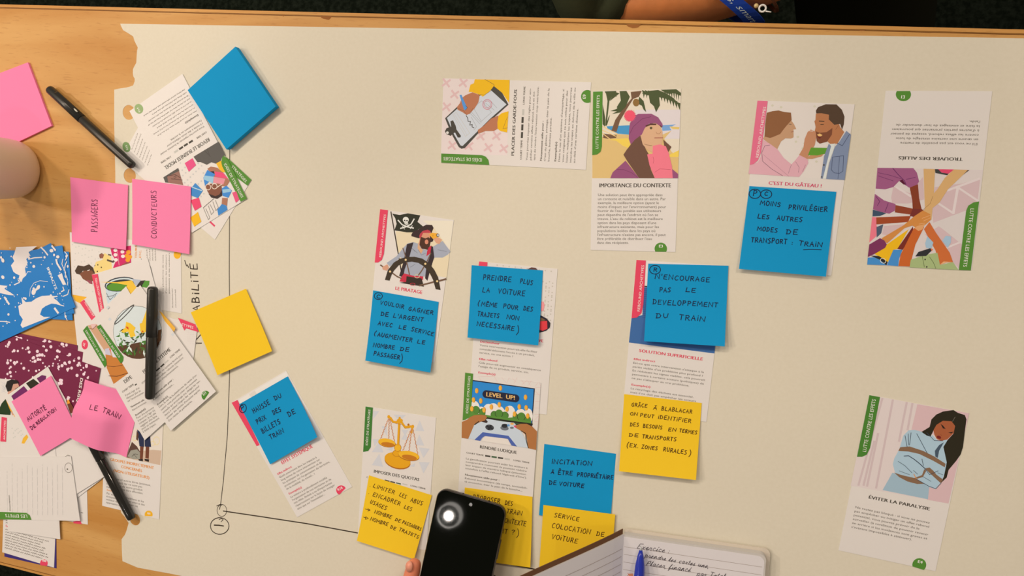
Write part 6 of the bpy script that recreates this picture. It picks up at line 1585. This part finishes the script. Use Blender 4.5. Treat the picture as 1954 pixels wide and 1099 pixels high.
s_ = d.cross(UZ).normalized(); n_ = s_.cross(d).normalized(); n_ = n_ if n_.z > 0 else -n_
for i, t in enumerate((.038, .0395, .041, .0425, .044, .0455, .047, .0485)):
    c0 = A + d * t + n_ * .00527
    segs.append((c0 - s_ * .0011 * (1 if i % 3 else .5), c0 + s_ * .0013, n_))
rib('barrel_lettering', segs, .0006, mat((150, 160, 200), .4, .3, 'silver_print'), bp_)

# ------------------------------------------------------------------ person sitting across the table: arm resting along the far edge
SKIN2 = bpy.data.materials.new('skin'); SKIN2.use_nodes = True; skin_mat(SKIN2, (206, 122, 66))
JACK = mat((58, 60, 40), .8, .15, 'olive_cloth', .4); TROU = mat((34, 32, 20), .9, .05, 'dark_cloth')
def ap(px, py, z): return at(px, py, z)
ZA = -.072
elbow = ap(1120, 0, ZA - .012); fore = ap(1235, -6, ZA); mid = ap(1330, -16, ZA); wrist = ap(1425, -30, ZA + .004); palm = ap(1490, -72, ZA + .006); palm2 = ap(1535, -112, ZA + .004)
person = tag(empty('person', Vector((.0, .56, 0))), 'person across the table in an olive jacket, bare forearm with a blue wristband and bracelet', 'person')
shR = Vector((elbow.x - .015, .50, TZ + .22)); px_ = shR.x + .185
chest = Vector((px_, .52, TZ + .16)); neck = Vector((px_, .53, TZ + .32)); waist = Vector((px_, .56, TZ - .10)); hips = Vector((px_, .57, TZ - .25))
shL = Vector((px_ + .185, .50, TZ + .22)); elL = Vector((px_ + .26, .34, TZ - .06)); wrL = Vector((palm2.x + .09, palm2.y + .02, TZ - .10))
hd = Vector((px_, .50, TZ + .47))
kneeR, kneeL = Vector((px_ - .13, .13, TZ - .29)), Vector((px_ + .15, .13, TZ - .29))
footR, footL = Vector((px_ - .13, .16, .075)), Vector((px_ + .15, .16, .075))
hip_r, hip_l = hips + Vector((-.09, -.04, -.02)), hips + Vector((.09, -.04, -.02))
body = [[(hips, (.15, .115)), (waist, (.14, .10)), (chest, (.16, .11)), (neck, .055), (Vector((px_, .52, TZ + .39)), .062), (hd, (.075, .092)), (hd + Vector((0, .005, .075)), (.062, .075))],
        [(chest, (.16, .11)), (shR, .062), ((shR + elbow) / 2, .048), (elbow, .043), (fore, .042), (mid, .037), (wrist, (.030, .025)), (palm, (.038, .018)), (palm2, (.040, .014))],
        [(chest, (.16, .11)), (shL, .062), ((shL + elL) / 2, .048), (elL, .042), (wrL, .028)],
        [(hips, (.15, .115)), (hip_r, .088), ((hip_r + kneeR) / 2, .075), (kneeR, .058), ((kneeR + footR) / 2, .048), (footR, .036), (footR + Vector((0, -.13, -.03)), .034)],
        [(hips, (.15, .115)), (hip_l, .088), ((hip_l + kneeL) / 2, .075), (kneeL, .058), ((kneeL + footL) / 2, .048), (footL, .036), (footL + Vector((0, -.13, -.03)), .034)]]
fd = (palm2 - palm).normalized(); fs = Vector((-fd.y, fd.x, 0))
for i, (o_, L_) in enumerate(((.030, .068), (.011, .078), (-.009, .073), (-.028, .058))):
    b0 = palm2 + fs * o_ * .8
    body.append([(palm2, (.040, .014)), (b0 + fd * .012, .0105), (b0 + fd * (L_ * .55) + Vector((0, 0, -.006)), .0088), (b0 + fd * L_ * .85 + Vector((0, 0, -.020)), .0076), (b0 + fd * L_ + Vector((0, 0, -.032)), .0062)])
body.append([(palm, (.038, .018)), (palm - fs * .034 + fd * .012, .0125), (palm - fs * .046 + fd * .045, .0100), (palm - fs * .046 + fd * .068, .0072)])
fdL = Vector((-.86, -.1, -.2)).normalized(); fsL = Vector((.1, -.95, 0)).normalized(); pL = wrL + fdL * .06
body.append([(wrL, .028), (pL, (.036, .016))])
for o_, L_ in ((.027, .064), (.009, .074), (-.009, .070), (-.027, .055)):
    b0 = pL + fdL * .02 + fsL * o_
    body.append([(pL, (.036, .016)), (b0, .010), (b0 + fdL * L_ * .55, .0086), (b0 + fdL * L_ + Vector((0, 0, -.012)), .0064)])
body.append([(pL, (.036, .016)), (pL + fsL * .036, .0115), (pL + fsL * .044 + fdL * .04, .0078)])
skin_object('body', body, SKIN2, person)
cuff = elbow.lerp(fore, .97)
JK_ = [[(hips + Vector((0, 0, .04)), (.188, .150)), (waist, (.176, .140)), (chest, (.212, .168)), (neck + Vector((0, 0, -.035)), .112)],
       [(chest, (.212, .168)), (shR, .094), ((shR + elbow) / 2, .064), (elbow, .060), (elbow.lerp(fore, .52) + Vector((0, .016, .004)), .056), (cuff + Vector((.004, -.006, 0)), .052)],
       [(chest, (.212, .168)), (shL, .094), ((shL + elL) / 2, .062), (elL, .056), (elL.lerp(wrL, .75), .044)]]
skin_object('jacket', JK_, JACK, person)
TR_ = [[(hips + Vector((0, 0, .05)), (.165, .128)), (hips, (.165, .130))]]
for h_, kn, ft in ((hip_r, kneeR, footR), (hip_l, kneeL, footL)):
    TR_.append([(hips, (.165, .130)), (h_, .104), ((h_ + kn) / 2, .090), (kn, .072), ((kn + ft) / 2, .062), (ft + Vector((0, 0, .02)), .055)])
skin_object('trousers', TR_, TROU, person)
for ft in (footR, footL):
    skin_object('shoe', [[(ft + Vector((0, .05, -.035)), (.042, .038)), (ft + Vector((0, -.05, -.038)), (.045, .034)), (ft + Vector((0, -.17, -.043)), (.043, .028)), (ft + Vector((0, -.20, -.045)), (.03, .022))]], mat((26, 24, 22), .5, .3, 'shoe_leather'), person)
# head: hair, face
HAIR = mat((40, 30, 24), .6, .3, 'hair')
bm = bmesh.new()
bmesh.ops.create_uvsphere(bm, u_segments=28, v_segments=18, radius=1, matrix=Matrix.Translation(hd + Vector((0, .018, .045))) @ Matrix.Diagonal((.098, .108, .112, 1)))
for vtx in bm.verts:
    q = vtx.co - hd
    if q.y < -.05 and q.z < .07: vtx.co.y = max(vtx.co.y, hd.y - .035 - .2 * max(0, q.z))
from_bm('hair', bm, HAIR, person)
for sx in (-1, 1):
    bm = bmesh.new(); bmesh.ops.create_uvsphere(bm, u_segments=12, v_segments=8, radius=.012, matrix=Matrix.Translation(hd + Vector((sx * .029, -.066, .018)))); e_ = from_bm('eye', bm, mat((230, 222, 214), .2, .5, 'eye_white'), person); bm = bmesh.new(); bmesh.ops.create_uvsphere(bm, u_segments=12, v_segments=8, radius=.0065, matrix=Matrix.Translation(hd + Vector((sx * .029, -.0735, .0145)))); from_bm('iris', bm, mat((52, 34, 22), .15, .5, 'iris'), e_)
    bm = bmesh.new(); bmesh.ops.create_uvsphere(bm, u_segments=12, v_segments=8, radius=.022, matrix=Matrix.Translation(hd + Vector((sx * .088, .005, .0))) @ Matrix.Diagonal((.4, .8, 1.3, 1))); from_bm('ear', bm, SKIN2, person)
bm = bmesh.new(); bmesh.ops.create_cone(bm, cap_ends=True, segments=12, radius1=.016, radius2=.007, depth=.045, matrix=Matrix.Translation(hd + Vector((0, -.098, -.008)))); from_bm('nose', bm, SKIN2, person)
bm = bmesh.new(); bmesh.ops.create_uvsphere(bm, u_segments=14, v_segments=8, radius=.024, matrix=Matrix.Translation(hd + Vector((0, -.082, -.045))) @ Matrix.Diagonal((1, .4, .3, 1))); from_bm('mouth', bm, mat((150, 76, 66), .5, .3, 'lip'), person)

# wristband and bracelet, slanted round the wrist
def band(name, c, axis, tilt, ra, rb, w, th, m, n=44):
    """elliptical ribbon round AXIS at c; tilt leans its plane"""
    ax = axis.normalized(); s = ax.cross(UZ).normalized(); u = s.cross(ax).normalized()
    V, F = [], []
    for i in range(n):
        a = 2 * math.pi * i / n
        rad = s * math.cos(a) * ra + u * math.sin(a) * rb
        sh = ax * (tilt * math.cos(a))
        rn = rad.normalized()
        for aw, o_ in ((-w / 2, 0), (w / 2, 0), (w / 2, th), (-w / 2, th)):
            V.append(c + rad + sh + ax * aw + rn * o_)
    for i in range(n):
        j = (i + 1) % n
        for q in range(4):
            F.append((i * 4 + q, i * 4 + (q + 1) % 4, j * 4 + (q + 1) % 4, j * 4 + q))
    bm = bmesh.new(); vs = [bm.verts.new(p) for p in V]
    for f in F: bm.faces.new([vs[x] for x in f])
    return from_bm(name, bm, m, person, smooth=False)
WBM = mat((22, 60, 150), .5, .3, 'woven_band')
wc = mid.lerp(wrist, .24); wax = wrist - mid
wb_ = band('wristband', wc, wax, .043, .0376, .0350, .0185, .0009, WBM)
BAND_A = 50
# lettering woven into the band
ax = wax.normalized(); s = ax.cross(UZ).normalized(); u = s.cross(ax).normalized()
LET = mat((206, 214, 226), .5, .2, 'woven_letter')
V, F = [], []
def band_pt(arc_, across, a0):
    a = a0 - arc_ / .036
    rad = s * math.cos(a) * .0389 + u * math.sin(a) * .0363
    return wc + rad + ax * (.043 * math.cos(a) + across)
txt = 'ires, smart'
wd = text_width(txt); sc_ = .0068 / CAPH
x = 0
for ch in txt:
    gv, gf, adv = glyph(ch, True)
    i0 = len(V)
    for (gx, gy) in gv:
        V.append(band_pt(((x + gx) - wd * .42) * sc_, (gy - CAPH * .45) * sc_, math.radians(BAND_A)) )
    F += [[i0 + q for q in f] for f in gf]
    x += adv
mk('band_lettering', V, F, LET, wb_)
BRM = mat((96, 52, 26), .5, .4, 'bracelet_cord'); SIL = mat((232, 224, 210), .2, .9, 'silver')
bc = wrist.lerp(palm, .22)
br = band('bracelet', bc, palm - mid, .014, .0345, .0300, .0030, .0022, BRM)
def ring_mesh(name, c, nrm, R_, r, m, parent, n=24, k=10):
    nrm = nrm.normalized(); a = nrm.orthogonal().normalized(); b = nrm.cross(a)
    bm = bmesh.new(); rings = []
    for i in range(n):
        t = 2 * math.pi * i / n; d_ = a * math.cos(t) + b * math.sin(t)
        rings.append([bm.verts.new(c + d_ * (R_ + r * math.cos(2 * math.pi * j / k)) + nrm * r * math.sin(2 * math.pi * j / k)) for j in range(k)])
    for i in range(n):
        for j in range(k):
            bm.faces.new([rings[i][j], rings[(i + 1) % n][j], rings[(i + 1) % n][(j + 1) % k], rings[i][(j + 1) % k]])
    return from_bm(name, bm, m, parent)
ring_mesh('charm_ring', ap(1455, 16, ZA + .045), Vector((.1, -.2, 1)), .0030, .0009, SIL, person)
bm = bmesh.new(); lathe_bm(bm, ap(1459, 21, ZA + .044), ap(1471, 23, ZA + .044), [(0, 0), (0, .0006), (.006, .0006), (.006, 0)], 10); from_bm('charm_bar', bm, SIL, person)
bm = bmesh.new(); bmesh.ops.create_uvsphere(bm, u_segments=12, v_segments=8, radius=.0022, matrix=Matrix.Translation(ap(1443, 11, ZA + .045))); from_bm('bead', bm, mat((214, 180, 120), .25, .8, 'gold_bead'), person)

# ------------------------------------------------------------------ ceiling lamp mirrored in the phone
pc = at(859, 982, .017)
view = (Vector((pc.x, pc.y, pc.z)) - Vector((0, 0, TZ + CAMH))).normalized()
refl = view - 2 * view.dot(nz) * nz
tt = (CEIL - pc.z) / refl.z
lp = pc + refl * tt
print('LAMP AT', lp, 'nz', nz)
lampo = tag(empty('ceiling_lamp', lp), 'round downlight in the ceiling, seen mirrored in the phone glass', 'lamp')
def glow(rgb, st):
    m = bpy.data.materials.new('lamp_glow'); m.use_nodes = True
    b = m.node_tree.nodes['Principled BSDF']
    b.inputs['Base Color'].default_value = (1, 1, 1, 1); b.inputs['Emission Color'].default_value = (*rgb, 1); b.inputs['Emission Strength'].default_value = st
    return m
dist = (pc - Vector((0, 0, TZ + CAMH))).length + (lp - pc).length
pxm = dist / FPX
lathe_o = bmesh.new(); lathe_bm(lathe_o, lp, lp - UZ, [(0, 0), (.003, 7.6 * pxm * .8), (.001, 7.6 * pxm), (-.002, 7.6 * pxm), (-.002, 0)], 32); from_bm('bulb', lathe_o, glow((1, .92, .82), 700), lampo)
lathe_o = bmesh.new(); lathe_bm(lathe_o, lp, lp - UZ, [(0, 19.6 * pxm), (.004, 20.4 * pxm), (.004, 21.3 * pxm), (0, 21.8 * pxm), (-.03, 22.5 * pxm), (-.03, 19 * pxm), (0, 19.6 * pxm)], 40); from_bm('rim', lathe_o, glow((1, .93, .84), 26), lampo)
lathe_o = bmesh.new(); lathe_bm(lathe_o, lp + UZ * .004, lp + UZ * .03, [(0, 0), (0, 19.5 * pxm), (.02, 19.5 * pxm), (.02, 0)], 40); from_bm('housing', lathe_o, mat((30, 30, 28), .5, .3, 'lamp_housing'), lampo)
